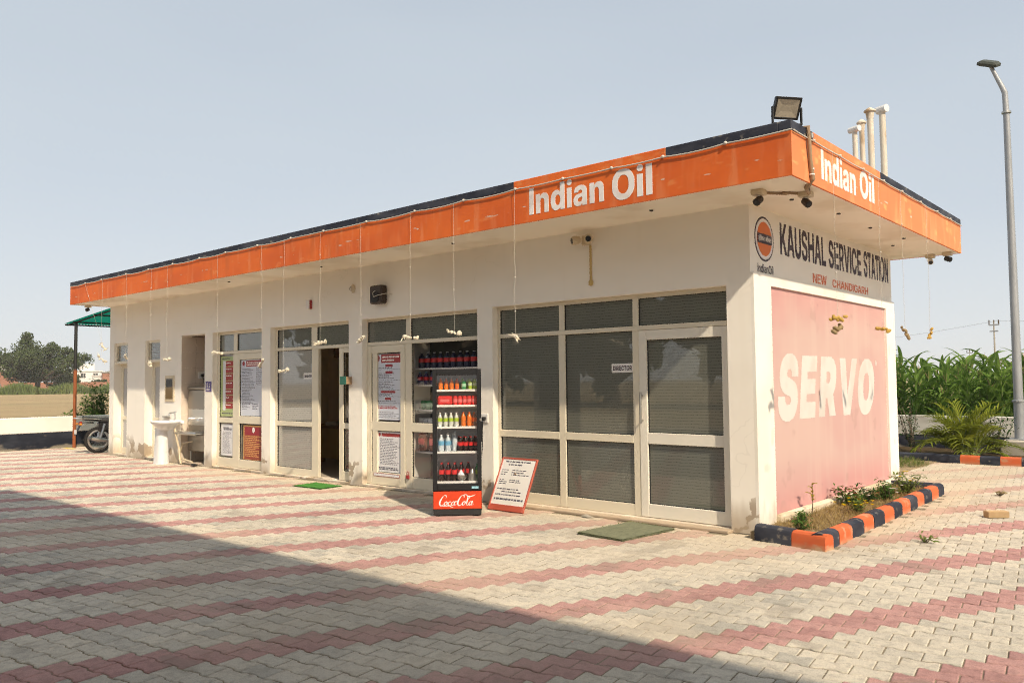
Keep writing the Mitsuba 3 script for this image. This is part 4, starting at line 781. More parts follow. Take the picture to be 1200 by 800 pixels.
single('plinth_block', 'small yellowish block on the roof at the foot of the tallest vent pipe', 'block', MB().box(.52, .70, 2.68, 2.90, 3.64, 4.03, .01), 'plastic_cream')
# cable along the coping with clips
def sag(a, b, n, s):
    t = np.linspace(0, 1, n)[:, None]; p = np.asarray(a) * (1 - t) + np.asarray(b) * t; p[:, 2] -= s * 4 * (t[:, 0] * (1 - t[:, 0])); return p
clipx = [-15.8, -14.95, -14.1, -12.9, -11.9, -10.9, -9.9, -9.0, -8.0, -7.05, -6.2, -5.2, -4.2, -3.3, -2.45, -1.75, -1.1, -.48, .2, .82]
pts = np.vstack([sag((a, RY0 - .018, 3.835), (b, RY0 - .018, 3.835), 6, rng.uniform(.004, .02))[:-1] for a, b in zip(clipx[:-1], clipx[1:])] + [np.array([[.845, RY0 - .02, 3.835]])])
k = thing('edge_cable', 'white cable clipped along the coping of the front fascia', 'cable'); part(k, 'cable', MB().tube(pts, .0075, 6), 'cord_white', True)
for x in clipx[1:-1]: part(k, 'clip', MB().sphere((x, RY0 - .022, 3.838), .018, 1), 'cord_white')
cy = [-.87, -.4, .3, 1.0, 1.7, 2.4, 3.2, 4.0, 4.7, 5.37]
pts = np.vstack([sag((RX1 + .018, a, 3.835), (RX1 + .018, b, 3.835), 6, rng.uniform(.002, .012))[:-1] for a, b in zip(cy[:-1], cy[1:])] + [np.array([[RX1 + .018, 5.38, 3.835]])])
k = thing('edge_cable', 'thin white cable clipped along the coping of the right fascia', 'cable'); part(k, 'cable', MB().tube(pts, .0065, 6), 'cord_white', True)
for y in cy[1:-1]: part(k, 'clip', MB().sphere((RX1 + .022, y, 3.838), .015, 1), 'cord_white')
def bunch_mesh(kind, seed):
    r = np.random.default_rng(seed); b = MB(); a = r.uniform(0, 3.1); ax = np.array([math.cos(a), math.sin(a) * .4, r.uniform(-.7, .7)]); ax /= np.linalg.norm(ax)
    L = .12 if kind == 'w' else .10
    for t in np.linspace(-1, 1, 6):
        c = ax * t * L + r.normal(0, .012, 3); q = trimesh.transformations.random_rotation_matrix(r.random(3))[:3, :3]
        b.sphere(c, r.uniform(.026, .040), 1, (1.35, .8, .8), q)
    if kind == 'w':
        for t in (-1, 1):
            for _ in range(3): c = ax * t * L + r.normal(0, .02, 3); b.tube([c, c + r.normal(0, .035, 3)], [.012, .004], 5)
    return b
def hang(label, a, z, kind, group=None, seed=0, kick=(0, 0)):
    k = thing('hanging_string', label, 'hanging string', group); a = np.asarray(a, float); end = np.array([a[0] + kick[0], a[1] + kick[1], z]); r = np.random.default_rng(seed)
    n = 8; p = np.linspace(a, end, n); p[1:-1, :2] += r.normal(0, .004, (n - 2, 2)); part(k, 'cord', MB().tube(p, .0017, 5), 'cord_white')
    for t in r.uniform(.15, .9, 2): part(k, 'knot', MB().sphere(a + (end - a) * t, .010, 1), 'cord_white')
    part(k, 'bunch', bunch_mesh(kind, seed + 5).moved(trans(*(end - [0, 0, .02])) @ np.diag([.72 if kind == 'w' else .68] * 3 + [1.0])), {'w': 'bunch_white', 'y': 'bunch_yellow', 'b': 'bunch_brown'}[kind])
    return k
P1 = RY0 - .03
fr = [(-14.95, 2.43, 'tied bunch, leftmost, slanting from the fascia', (1.0, 0)), (-14.03, 2.18, 'tied bunch on the second string from the left end', (0, 0)), (-12.84, 2.18, 'tied bunch before the left narrow door', (0, 0)), (-11.75, 2.02, 'tied bunch before the transom of the second narrow door', (0, 0)), (-11.08, 2.09, 'tied bunch over the wash basin', (0, 0)),
      (-9.24, 2.16, 'tied bunch before the left pane beside the cooler niche', (0, 0)), (-7.85, 1.95, 'tied bunch before the right notice beside the cooler niche', (0, 0)), (-7.22, 1.82, 'tied bunch before the glass left of the open doorway', (0, 0)), (-6.27, 2.21, 'tied bunch above the open doorway', (0, 0)), (-5.31, 2.22, 'tied bunch left of the notices by the fridge', (0, 0)),
      (-4.28, 2.20, 'tied bunch before the mullion left of the shop shelves', (0, 0)), (-3.47, 2.23, 'tied bunch before the top shop shelf', (0, 0)), (-2.46, 2.13, 'tied bunch before the wide corner window', (0, 0))]
for i, (x, z, l, kk) in enumerate(fr): hang('string with a pale ' + l, (x, P1, 3.82), z, 'w', None, 20 + i, kk)
rs = [(.06, 2.20, 'y', 'string with a yellow and grey bunch before the left of the pink panel'), (1.47, 2.16, 'y', 'string with a yellow bunch before the right edge of the pink panel'), (2.31, 2.15, 'b', 'string with a slim brown bunch just beyond the right wall'), (3.39, 2.17, 'y', 'string with a yellow brown bunch, the farthest on the right side')]
for i, (y, z, c, l) in enumerate(rs): hang('thin ' + l, (RX1 + .03, y, 3.82), z, c, None, 60 + i)
part('hanging_string_013', 'grey_bunch', bunch_mesh('b', 99).moved(trans(RX1 + .03, .03, 2.08) @ np.diag([.8, .8, .8, 1.0])), 'bunch_brown')

# ---------------------------------------------------------------- mats, board, brick
def mat_obj(name, label, cx, cy, w, d, a, m, edge, h=.014):
    k = thing(name, label, 'mat'); M = trans(cx, cy, .002) @ rotz(a); v, f = [], []
    nx, ny = 16, 20; X, Y = np.meshgrid(np.linspace(-w / 2, w / 2, nx), np.linspace(-d / 2, d / 2, ny), indexing='ij'); Z = h + .006 * (meshkit.fbm(np.stack([X * 6, Y * 6, X * 0 + cx], -1), 3) - .5)
    V = np.stack([X, Y, Z], -1).reshape(-1, 3); i, j = np.meshgrid(np.arange(nx - 1), np.arange(ny - 1), indexing='ij'); q = np.stack([i * ny + j, (i + 1) * ny + j, (i + 1) * ny + j + 1, i * ny + j + 1], -1).reshape(-1, 4)
    part(k, 'pile', MB().add(V, np.vstack([q[:, [0, 1, 2]], q[:, [0, 2, 3]]])).box(-w / 2, w / 2, -d / 2, d / 2, 0, h - .004).moved(M), m)
    r = np.random.default_rng(5); b = MB()
    for _ in range(520):
        t = r.random() * 4; e = [(-w / 2, (r.random() - .5) * d), (w / 2, (r.random() - .5) * d), ((r.random() - .5) * w, -d / 2), ((r.random() - .5) * w, d / 2)][int(t)]
        o = np.array([e[0], e[1], h * r.random()]); dd = np.array([e[0] / w, e[1] / d, .3]) * .03 + r.normal(0, .006, 3); s = np.array([-dd[1], dd[0], 0]); s = s / (np.linalg.norm(s) + 1e-6) * .004
        b.add([o - s, o + s, o + dd], [[0, 1, 2]])
    part(k, 'fringe', b.moved(M), edge, kind='stuff')
mat_obj('door_mat', 'worn grey green door mat in front of the corner door', -1.13, -.69, .60, .86, math.radians(-6), 'turf_worn', 'turf_edge', .022)
mat_obj('door_mat', 'small bright green mat at the open doorway', -6.98, -.45, .66, .42, math.radians(2), 'turf_green', 'turf_green', .012)
k = thing('notice_board', 'leaning white notice board with a red frame beside the fridge', 'notice board')
BM = trans(-3.335, -.485, .012) @ rotx(math.atan2(.30, .62) * -1)
BW, BH = .585, .69
def bm(mb): return mb.moved(BM)
part(k, 'frame', bm(MB().box(0, .022, 0, .025, 0, BH, .003).box(BW - .022, BW, 0, .025, 0, BH, .003).box(.022, BW - .022, 0, .025, BH - .022, BH, .003).box(.022, BW - .022, 0, .025, 0, .075, .003)), 'board_red')
part(k, 'panel', bm(MB().box(.022, BW - .022, .008, .02, .075, BH - .022)), 'plastic_white')
rows = union_all([dashes(.06, .53, (.628,), .018, 21, 1, .02), dashes(.13, .47, (.59,), .016, 22, .98), dashes(.05, .16, (.52, .49, .46), .011, 23, 1), dashes(.22, .52, (.52, .49, .46), .012, 24, .95), dashes(.05, .18, (.39, .365, .34), .011, 25, 1), dashes(.22, .42, (.39, .365), .012, 26, 1), dashes(.06, .55, (.27,), .015, 27, 1), dashes(.14, .46, (.235,), .015, 28, 1), dashes(.05, .54, (.195,), .016, 29, 1.1), dashes(.05, .55, (.135,), .024, 30, 1.2)])
part(k, 'print', bm(extrude(rows, .001, front(.0078))), 'ink_grey', kind='stuff')
part(k, 'prop', MB().tube([(-3.05, -.27, .45), (-3.05, -.14, .015)], .012, 8), 'wood')
k = single('brick', 'single loose brick lying on the paving right of the flower bed', 'brick', MB().box(-.12, .12, -.055, .055, .002, .075, .006).moved(trans(1.66, 2.66, 0) @ rotz(.72)), 'brick_clay')
k = single('stone_chip', 'pale stone chip on the paving before the wide corner window', 'stone', MB().add(*hullvf(np.random.default_rng(3).normal(0, 1, (14, 3)) * [.035, .03, .012] + [-2.02, -.19, .012])), 'concrete')

# ---------------------------------------------------------------- awning and motorcycle at the left end
AW = thing('awning', 'green sheet awning on a rusty post at the left end of the building', 'awning')
ax0, ax1, ay0, ay1 = -19.25, -15.85, .20, 3.4
def aw_z(x): return 3.24 + (x - ax0) / (ax1 - ax0) * .26
nx, nyy = 4, 160; X, Y = np.meshgrid(np.linspace(ax0, ax1, nx), np.linspace(ay0, ay1, nyy), indexing='ij'); Z = aw_z(X) + .014 * np.sin(Y * 2 * math.pi / .076)
i, j = np.meshgrid(np.arange(nx - 1), np.arange(nyy - 1), indexing='ij'); q = np.stack([i * nyy + j, (i + 1) * nyy + j, (i + 1) * nyy + j + 1, i * nyy + j + 1], -1).reshape(-1, 4)
part(AW, 'sheet', (np.stack([X, Y, Z], -1).reshape(-1, 3), q), 'awning_sheet', True)
for y in (.28, 1.7, 3.2): part(AW, 'rafter', MB().tube([(ax0 + .05, y, aw_z(ax0) - .04), (ax1, y, aw_z(ax1) - .04)], .022, 6), 'black_matt')
for x in (-19.15, -18.62, -17.3): part(AW, 'purlin', MB().tube([(x, ay0, aw_z(x) - .045), (x, ay1, aw_z(x) - .045)], .022, 6), 'black_matt')
part(AW, 'post', MB().tube([(-18.64, .28, -.01), (-18.64, .28, aw_z(-18.64) - .06)], .042, 10), 'rust_orange', 40); part(AW, 'post', MB().tube([(-18.64, 3.1, -.01), (-18.64, 3.1, aw_z(-18.64) - .06)], .042, 10), 'rust_orange', 40)
struct('yellow_line', MB().box(-18.9, -18.2, .10, .17, -.01, .006), mat('line_yellow', (0.55, 0.40, 0.04), 0.7))

BK = thing('motorcycle', 'black motorcycle half hidden behind the left end of the building', 'motorcycle')
KM = trans(-16.42, .0, 0) @ rotz(math.radians(82))     # local x forward
def km(b): return b.moved(KM)
def wheel(x, r, wd, nm):
    t = MB().tm(trimesh.creation.torus(r - wd / 2, wd / 2, major_sections=36, minor_sections=12), trans(x, 0, r) @ rotx(math.pi / 2)); w = part(BK, nm, km(t), 'rubber', 50)
    part(w, 'rim', km(MB().tm(trimesh.creation.annulus(r - wd - .028, r - wd + .012, .055, sections=36), trans(x, 0, r) @ rotx(math.pi / 2))), 'chrome', 40)
    part(w, 'hub', km(MB().tm(trimesh.creation.cylinder(.062, .12, sections=18), trans(x, 0, r) @ rotx(math.pi / 2))), 'steel_worn', 40)
    sp = MB()
    for i in range(28):
        a = i * 2 * math.pi / 28; b = a + (.5 if i % 2 else -.5); s = .03 if i % 4 < 2 else -.03
        sp.tube([(x + .06 * math.cos(b), s, r + .06 * math.sin(b)), (x + (r - wd - .02) * math.cos(a), s * .3, r + (r - wd - .02) * math.sin(a))], .0022, 4, False)
    part(w, 'spokes', km(sp), 'chrome', kind='stuff')
wheel(0, .315, .085, 'rear_wheel'); wheel(1.27, .31, .075, 'front_wheel')
part(BK, 'seat', km(MB().add(*loft([np.array([(x, y * s, z + dz) for y, dz in ((-.12, 0), (-.13, .04), (-.10, .085), (0, .10), (.10, .085), (.13, .04), (.12, 0))]) for x, z, s in ((-.34, .80, .6), (-.28, .78, .9), (0, .745, 1), (.35, .735, .95), (.55, .76, .7))]))), 'black_matt', 40)
part(BK, 'fuel_tank', km(MB().add(*loft([np.array([(x, .15 * s * math.cos(a), .82 + h * math.sin(a)) for a in np.linspace(0, 2 * math.pi, 14, endpoint=False)]) for x, s, h in ((.50, .5, .06), (.62, .9, .11), (.85, 1.0, .14), (1.0, .7, .11), (1.05, .35, .06))]))), 'black', 50)
part(BK, 'side_panel', km(MB().box(-.02, .42, -.13, .13, .50, .74, .04)), 'black')
fe = [(-.44, 0, .60), (-.40, 0, .69), (-.30, 0, .735), (-.12, 0, .735)]
part(BK, 'rear_fender', km(MB().add(*loft([np.array([(x, y, z + d) for y, d in ((-.075, -.03), (-.06, .0), (0, .01), (.06, 0), (.075, -.03))]) for x, _, z in [(-.50, 0, .47), (-.46, 0, .58)] + fe], False))), 'black', 40)
part(BK, 'tail_light', km(MB().box(-.42, -.36, -.06, .06, .70, .76, .015)), 'red_print')
part(BK, 'number_plate', km(MB().box(-.50, -.49, -.09, .09, .47, .57)), 'plastic_white')
part(BK, 'grab_rail', km(MB().tube([(.02, .15, .80), (-.30, .15, .83), (-.50, .12, .84), (-.53, 0, .84), (-.50, -.12, .84), (-.30, -.15, .83), (.02, -.15, .80)], .013, 8).tube([(-.44, .12, .84), (-.44, -.12, .84)], .010, 6)), 'chrome', 40)
for s in (1, -1):
    part(BK, 'indicator', km(MB().sphere((-.42, .17 * s, .70), .035, 1, (1, .8, .8)).tube([(-.40, .05 * s, .70), (-.42, .15 * s, .70)], .01, 6)), mat('amber', (0.60, 0.22, 0.02), 0.3) if s > 0 else 'amber')
    part(BK, 'shock_absorber', km(MB().tube([(.02, .12 * s, .36), (.10, .13 * s, .70)], .028, 10)), 'chrome', 40)
    part(BK, 'fork', km(MB().tube([(1.27, .09 * s, .31), (1.05, .09 * s, .90)], .022, 8)), 'chrome', 40)
part(BK, 'swing_arm', km(MB().tube([(0, .10, .315), (.50, .09, .36)], .02, 8).tube([(0, -.10, .315), (.50, -.09, .36)], .02, 8)), 'black_matt')
part(BK, 'exhaust', km(MB().tube([(.85, .14, .26), (.5, .16, .24), (.35, .17, .27), (-.20, .19, .36)], [.02, .022, .042, .048], 12).tube([(.85, -.14, .26), (.5, -.16, .24), (.35, -.17, .27), (-.20, -.19, .36)], [.02, .022, .042, .048], 12)), 'chrome', 40)
part(BK, 'engine', km(MB().box(.48, .86, -.13, .13, .25, .55, .03)), 'steel_worn'); part(BK, 'headlight', km(MB().sphere((1.14, 0, .86), .10, 2, (.8, 1, 1))), 'black', 50)
part(BK, 'handlebar', km(MB().tube([(.86, .36, 1.02), (.98, .22, 1.03), (1.04, 0, .98), (.98, -.22, 1.03), (.86, -.36, 1.02)], .014, 8)), 'chrome', 40)

# ---------------------------------------------------------------- street lamp
LP = thing('street_lamp', 'tall grey street lamp on a concrete base behind the palm bed', 'street lamp')
lx_, ly_ = .515, 11.3
part(LP, 'pole', MB().tube([(lx_, ly_, .33), (lx_, ly_, 1.08)], .095, 12).tube([(lx_, ly_, 1.08), (lx_ - .004, ly_, 4.2), (lx_ - .008, ly_, 7.10)], [.088, .074, .060], 12), 'galvanized', 50)
part(LP, 'collar', MB().add(*lathevf([(.10, 1.07), (.118, 1.08), (.118, 1.11), (.10, 1.12)], 14)).moved(trans(lx_, ly_, 0)), 'galvanized'); part(LP, 'collar', MB().add(*lathevf([(.066, 7.05), (.09, 7.06), (.09, 7.10), (.06, 7.11)], 14)).moved(trans(lx_ - .008, ly_, 0)), 'steel_worn')
part(LP, 'base_plate', MB().box(lx_ - .2, lx_ + .2, ly_ - .2, ly_ + .2, .312, .333), 'galvanized')
part(LP, 'arm', MB().tube([(lx_ - .008, ly_, 7.05), (lx_ - .02, ly_, 7.50), (lx_ - .06, ly_, 7.62), (.27, ly_ - .05, 8.10)], [.058, .055, .05, .036], 12), 'galvanized', 50)
HM = trans(.235, ly_ - .05, 8.17) @ rotz(math.radians(-8)) @ roty(math.radians(24)) @ rotx(math.radians(22))
HD = part(LP, 'lamp_head', MB().add(*loft([np.array([(x * s, y * s, z) for x, y in ((-.20, -.10), (-.14, -.13), (.14, -.13), (.20, -.10), (.20, .10), (.14, .13), (-.14, .13), (-.20, .10))]) for s, z in ((.90, -.045), (1.0, -.035), (1.0, .02), (.75, .06))])).moved(HM), mat('lamp_green', (0.055, 0.06, 0.045), 0.5), 30)
part(HD, 'lens', MB().box(-.15, .15, -.09, .09, -.052, -.0455).moved(HM), 'black')
single('lamp_base', 'rough pale concrete block under the street lamp', 'block', MB().box(.25, 1.3, 10.78, 11.70, -.02, .31, .02), 'concrete')
single('plant_pot', 'dark clay pot on the wall side of the street lamp base', 'pot', MB().add(*lathevf([(.10, 0), (.14, .14), (.15, .16), (.13, .16), (0, .14)], 14)).moved(trans(.13, 11.0, .101)), 'brick_clay', 40)
# ---------------------------------------------------------------- plants
def blade(base, az, L, wd, up_, droop, n=6, twist=0.0, fold=.25):
    """an arching leaf blade: two halves folded along the midrib; (vertices, faces)"""
    t = np.linspace(0, 1, n); el = up_ - droop * t; ds = L / (n - 1)
    x = np.r_[0, np.cumsum(np.cos(el[:-1]) * ds)]; z = np.r_[0, np.cumsum(np.sin(el[:-1]) * ds)]
    w = wd * np.minimum(1, 4 * t + .35) * (1 - t ** 2.2); w[-1] = wd * .03
    ca, sa = math.cos(az), math.sin(az); C = np.column_stack([x * ca, x * sa, z]) + base
    tw = twist * t; S = np.column_stack([-sa * np.cos(tw), ca * np.cos(tw), np.sin(tw)]) * w[:, None] / 2; up1 = np.column_stack([-np.sin(el) * ca, -np.sin(el) * sa, np.cos(el)]) * (w * fold)[:, None]
    V = np.stack([C + S + up1, C, C - S + up1], 1).reshape(-1, 3); i = np.arange(n - 1) * 3
    q = np.vstack([np.stack([i, i + 3, i + 4, i + 1], 1), np.stack([i + 1, i + 4, i + 5, i + 2], 1)])
    return V, np.vstack([q[:, [0, 1, 2]], q[:, [0, 2, 3]]])
def maize(seed):
    r = np.random.default_rng(seed); H = r.uniform(1.5, 2.15); lean = r.normal(0, .06, 2); st = lambda z: np.array([lean[0] * z, lean[1] * z, z])
    stalk = MB().tube([st(0), st(H * .5), st(H * .95)], [.016, .013, .007], 5, False); lv = MB(); a0 = r.uniform(0, 6.28)
    for k in range(13):
        z = H * (.10 + .83 * k / 12); az = a0 + math.pi * k + r.normal(0, .45); L = r.uniform(.65, 1.0) * (1 - .35 * abs(k / 12 - .55))
        lv.add(*blade(st(z), az, L, r.uniform(.10, .16), r.uniform(1.1, 1.48), r.uniform(.8, 2.2), 7, r.normal(0, .5)))
    ta = MB(); 
    for k in range(6): a = r.uniform(0, 6.28); e = r.uniform(.1, .6); d = np.array([math.cos(a) * math.sin(e), math.sin(a) * math.sin(e), math.cos(e)]); ta.tube([st(H * .94), st(H * .94) + d * r.uniform(.15, .28)], [.006, .004], 3, False)
    return stalk, lv, ta
MZ = [maize(100 + k) for k in range(6)]
from math import pi
def inst(mb, x, y, z, a, s): return mb.moved(trans(x, y, z) @ rotz(a) @ np.diag([s, s, s, 1.0]))
PLY = [[mikit.ply(b.mesh(), m) for b, m in zip(t, ('maize_stalk', 'maize_leaf', 'tassel'))] for t in MZ]
spots = [(-2.6 + .21 * k + rng.normal(0, .05), 12.75 + rng.uniform(-.2, .35)) for k in range(26)]
for x, y in spots:
    k = thing('maize_plant', 'green maize plant in the front row behind the boundary wall', 'maize plant', 'maize plants along the wall'); v = rng.integers(0, 6); a, s = rng.uniform(0, 360), rng.uniform(.86, 1.04)
    for nme, d in zip(('stalk', 'leaf_blades', 'tassel'), PLY[v]): scene[num(k + '__' + nme)] = {**d, 'to_world': T().translate([x, y, -.12]).rotate([0, 0, 1], a).scale(s)}
crop = {0: MB(), 1: MB(), 2: MB()}
for _ in range(480):
    x, y = rng.uniform(-9, 9), 12.9 + 9 * rng.random() ** 1.4; v = rng.integers(0, 6); a, s = rng.uniform(0, 6.28), rng.uniform(.86, 1.06)
    if x > 4.5 and rng.random() < .4: continue
    for q in range(3): crop[q].tm(inst(MZ[v][q], x, y, -.12, a, s).mesh())
labels['maize_crop'] = {'label': 'dense green maize field standing behind the boundary wall on the right', 'category': 'crop', 'kind': 'stuff'}
part('maize_crop', 'leaf_blades', crop[1], 'maize_leaf', kind='stuff'); part('maize_crop', 'stalks', crop[0], 'maize_stalk', kind='stuff'); part('maize_crop', 'tassels', crop[2], 'tassel', kind='stuff')
# areca palm
def palm(key, x, y, z0, n, Lr, seed):
    r = np.random.default_rng(seed); stems = MB(); rach = MB()
    for i in range(n):
        az = r.uniform(0, 2 * pi); L = r.uniform(*Lr); el0 = r.uniform(.45, 1.5); dr0 = r.uniform(.8, 1.9); b = np.array([x + r.normal(0, .07), y + r.normal(0, .07), z0]); m = 17; t = np.linspace(0, 1, m); el = el0 - dr0 * t ** 1.5
        ds = L / (m - 1); ho = np.r_[0, np.cumsum(np.cos(el[:-1]) * ds)]; ve = np.r_[0, np.cumsum(np.sin(el[:-1]) * ds)]; ca, sa = math.cos(az), math.sin(az); P = np.column_stack([ho * ca, ho * sa, ve]) + b
        stems.tube(P, np.linspace(.012, .003, m), 4, False); lv = MB()
        for k in range(4, m):
            for s in (1, -1):
                a2 = az + s * r.uniform(.75, 1.05); ll = .40 * (1 - .55 * abs(t[k] - .45)) * r.uniform(.8, 1.1); lv.add(*blade(P[k], a2, ll, .040, el[k] + r.uniform(.15, .5), r.uniform(.5, 1.3), 4, 0, .3))
        part(key, 'frond', lv, 'palm_leaf')
    part(key, 'stems', stems, 'maize_stalk')
PK = thing('palm', 'bushy yellow green palm growing behind the orange and black kerb', 'palm'); palm(PK, -.12, 9.75, .03, 34, (.65, 1.30), 4)
def shrub(name, label, cat, c, rad, n, sz, m, seed, group=None, stemm='bark', flat=1.0):
    k = thing(name, label, cat, group); r = np.random.default_rng(seed); lf, st = MB(), MB(); c = np.asarray(c, float); rad = np.asarray(rad, float)
    tips = [c + r.normal(0, .45, 3) * rad * [1, 1, .6] + [0, 0, rad[2] * .9] for _ in range(max(5, n // 40))]
    for t in tips:
        st.tube([c * [1, 1, 0] + [0, 0, c[2]], (c + t) / 2 + r.normal(0, .1, 3) * rad, t], [.010, .007, .003], 4, False)
    for _ in range(n):
        t = tips[r.integers(len(tips))]; u = r.random() ** .6; p = c + (t - c) * u + r.normal(0, .16, 3) * rad
        if p[2] < c[2] + .01: p[2] = c[2] + .01 + abs(r.normal(0, .03))
        lf.add(*blade(p, r.uniform(0, 2 * pi), sz * r.uniform(.7, 1.3), sz * .5, r.uniform(-.3, .9), r.uniform(.2, 1.0), 3, r.normal(0, .6), .15))
    part(k, 'leaves', lf, m); part(k, 'stems', st, stemm); return k
shrub('shrub', 'upright dark green bush behind the boundary wall beside the motorcycle', 'bush', (-20.0, 1.35, .1), (.42, .42, 1.15), 1300, .13, 'shrub_leaf', 11)
shrub('shrub', 'low pale green bush behind the boundary wall left of the upright bush', 'bush', (-20.1, .75, .1), (.50, .40, .72), 700, .12, 'shrub_leaf', 12)
shrub('shrub', 'bushy plant behind the boundary wall at the building edge', 'bush', (-20.1, 2.2, .1), (.5, .5, .85), 700, .12, 'shrub_leaf', 13)
shrub('climber', 'thin climbing shrub with small leaves beside the far corner of the pink wall', 'shrub', (-1.45, 10.9, .1), (.30, .30, .95), 420, .07, 'shrub_dark', 14)
shrub('shrub', 'leafy shrub between the palm and the street lamp base', 'bush', (.22, 10.35, .1), (.34, .30, .75), 380, .085, 'shrub_dark', 15)
single('bare_stem', 'thin bare stem leaning in the bed left of the palm', 'stem', MB().tube([(-1.0, 9.6, .1), (-1.12, 9.7, .6), (-1.3, 9.8, 1.0)], [.014, .011, .006], 5), 'bark')
# flower bed
fb = [((.42, .06), (.13, .13, .085), 110, .05, 'shrub_leaf', 'sprig of green leaves at the near end of the flower bed'), ((.30, .45), (.14, .18, .09), 120, .05, 'shrub_leaf', 'second green sprig from the near end of the flower bed'), ((.22, 2.05), (.20, .26, .17), 280, .06, 'shrub_leaf', 'bushy red tipped plant in the middle of the flower bed'),
      ((.50, 1.55), (.17, .22, .12), 190, .05, 'green_grass', 'low yellow flowering plant beside the kerb of the flower bed'), ((.45, 2.75), (.24, .34, .16), 420, .05, 'shrub_leaf', 'white flowering plant in the flower bed'), ((.48, 3.45), (.20, .36, .22), 300, .06, 'green_grass', 'pale green clump at the far end of the flower bed'), ((.36, 2.4), (.22, .26, .15), 260, .05, 'shrub_dark', 'dark green clump between the red tipped and white flowering plants')]
for i, ((x, y), rd, n, sz, m, l) in enumerate(fb):
    k = shrub('bed_plant', l, 'plant', (x, y, .076), rd, n, sz, m, 30 + i)
    r = np.random.default_rng(70 + i); fl = MB(); pm = {3: 'petal_yellow', 4: 'petal_white', 2: 'leaf_red', 5: 'petal_yellow', 6: 'petal_white'}.get(i)
    if pm:
        for _ in range({3: 16, 2: 40}.get(i, 9)):
            c = np.array([x, y, .076 + rd[2] * r.uniform(.6, 1.25)]) + r.normal(0, .55, 3) * rd * [1, 1, .1]
            for q in range(5): fl.add(*blade(c, q * 1.256, .028, .026, .5, .3, 3))
        part(k, 'flowers' if pm != 'leaf_red' else 'red_leaves', fl, pm, kind='stuff')
k = shrub('bed_plant', 'single tall yellowing seedling before the pink panel', 'plant', (.17, 1.05, .076), (.05, .05, .02), 4, .05, 'green_grass', 44)
r = np.random.default_rng(9); sd = MB().tube([(.17, 1.05, .076), (.18, 1.06, .24), (.17, 1.08, .42)], [.006, .005, .003], 5); sl_ = MB()
for z in (.24, .27, .30, .33, .37, .41): sl_.add(*blade(np.array([.175, 1.065, z]), r.uniform(0, 6.28), .10, .045, .7, 1.2, 4))
part(k, 'tall_stem', sd, 'bark'); part(k, 'yellow_leaves', sl_, leaf('leaf_yellow', (0.42, 0.34, 0.05), .6))
def grass(name, label, n, box, h, m, seed, mask=None):
    r = np.random.default_rng(seed); b = MB(); V = []
    for _ in range(n):
        x, y = r.uniform(box[0], box[1]), r.uniform(box[2], box[3])
        if mask is not None and not mask(x, y): continue
        b.add(*blade(np.array([x, y, box[4]]), r.uniform(0, 6.28), h * r.uniform(.5, 1.4), .007, r.uniform(.5, 1.4), r.uniform(.3, 1.6), 3, 0, .1))
    stuff(name, label, 'grass', b, m)
grass('dry_bed_grass', 'dry straw coloured grass covering the flower bed', 5200, (.10, .66, .15, 4.1, .07), .075, 'dry_grass', 1)
grass('verge_grass', 'patchy green grass on the verge behind the building corner', 9500, (-3.4, -.35, 5.3, 8.85, .01), .14, 'green_grass', 2, lambda x, y: x < -.72 - .25 * math.sin(y * 3) + .12 and meshkit.noise(np.array([x * 2, y * 2, 1.0])) > .33)
grass('dry_verge_grass', 'dry straw mixed into the verge behind the building corner', 2600, (-3.4, -.35, 5.3, 8.85, .01), .10, 'dry_grass', 3, lambda x, y: x < -.72 - .25 * math.sin(y * 3) + .2)
# litter of dry leaves and clods on the paving
r = np.random.default_rng(17); li = MB()
for _ in range(420):
    x, y = (r.normal(1.25, .35), r.uniform(-.3, 4.2)) if r.random() < .55 else (r.uniform(.6, 4.2), r.normal(4.5, .55))
    if x < .92: continue
    p = np.array([x, y, .006]); li.add(*blade(p, r.uniform(0, 6.28), r.uniform(.015, .05), r.uniform(.006, .018), r.uniform(-.05, .3), r.uniform(0, .6), 3))
stuff('leaf_litter', 'dry leaf litter scattered on the paving round the flower bed', 'litter', li, 'bunch_brown')
for i, (x, y, l) in enumerate(((1.45, .62, 'small tuft of weeds in the paving right of the flower bed'), (2.15, 4.75, 'line of weeds in the paving joints near the right edge'), (1.35, 4.6, 'pale tuft of dead weeds on the paving beyond the loose brick'))):
    shrub('weed_tuft', l, 'weed', (x, y, .002), (.14, .10, .05), 30, .05, 'green_grass' if i < 2 else 'dry_grass', 50 + i)

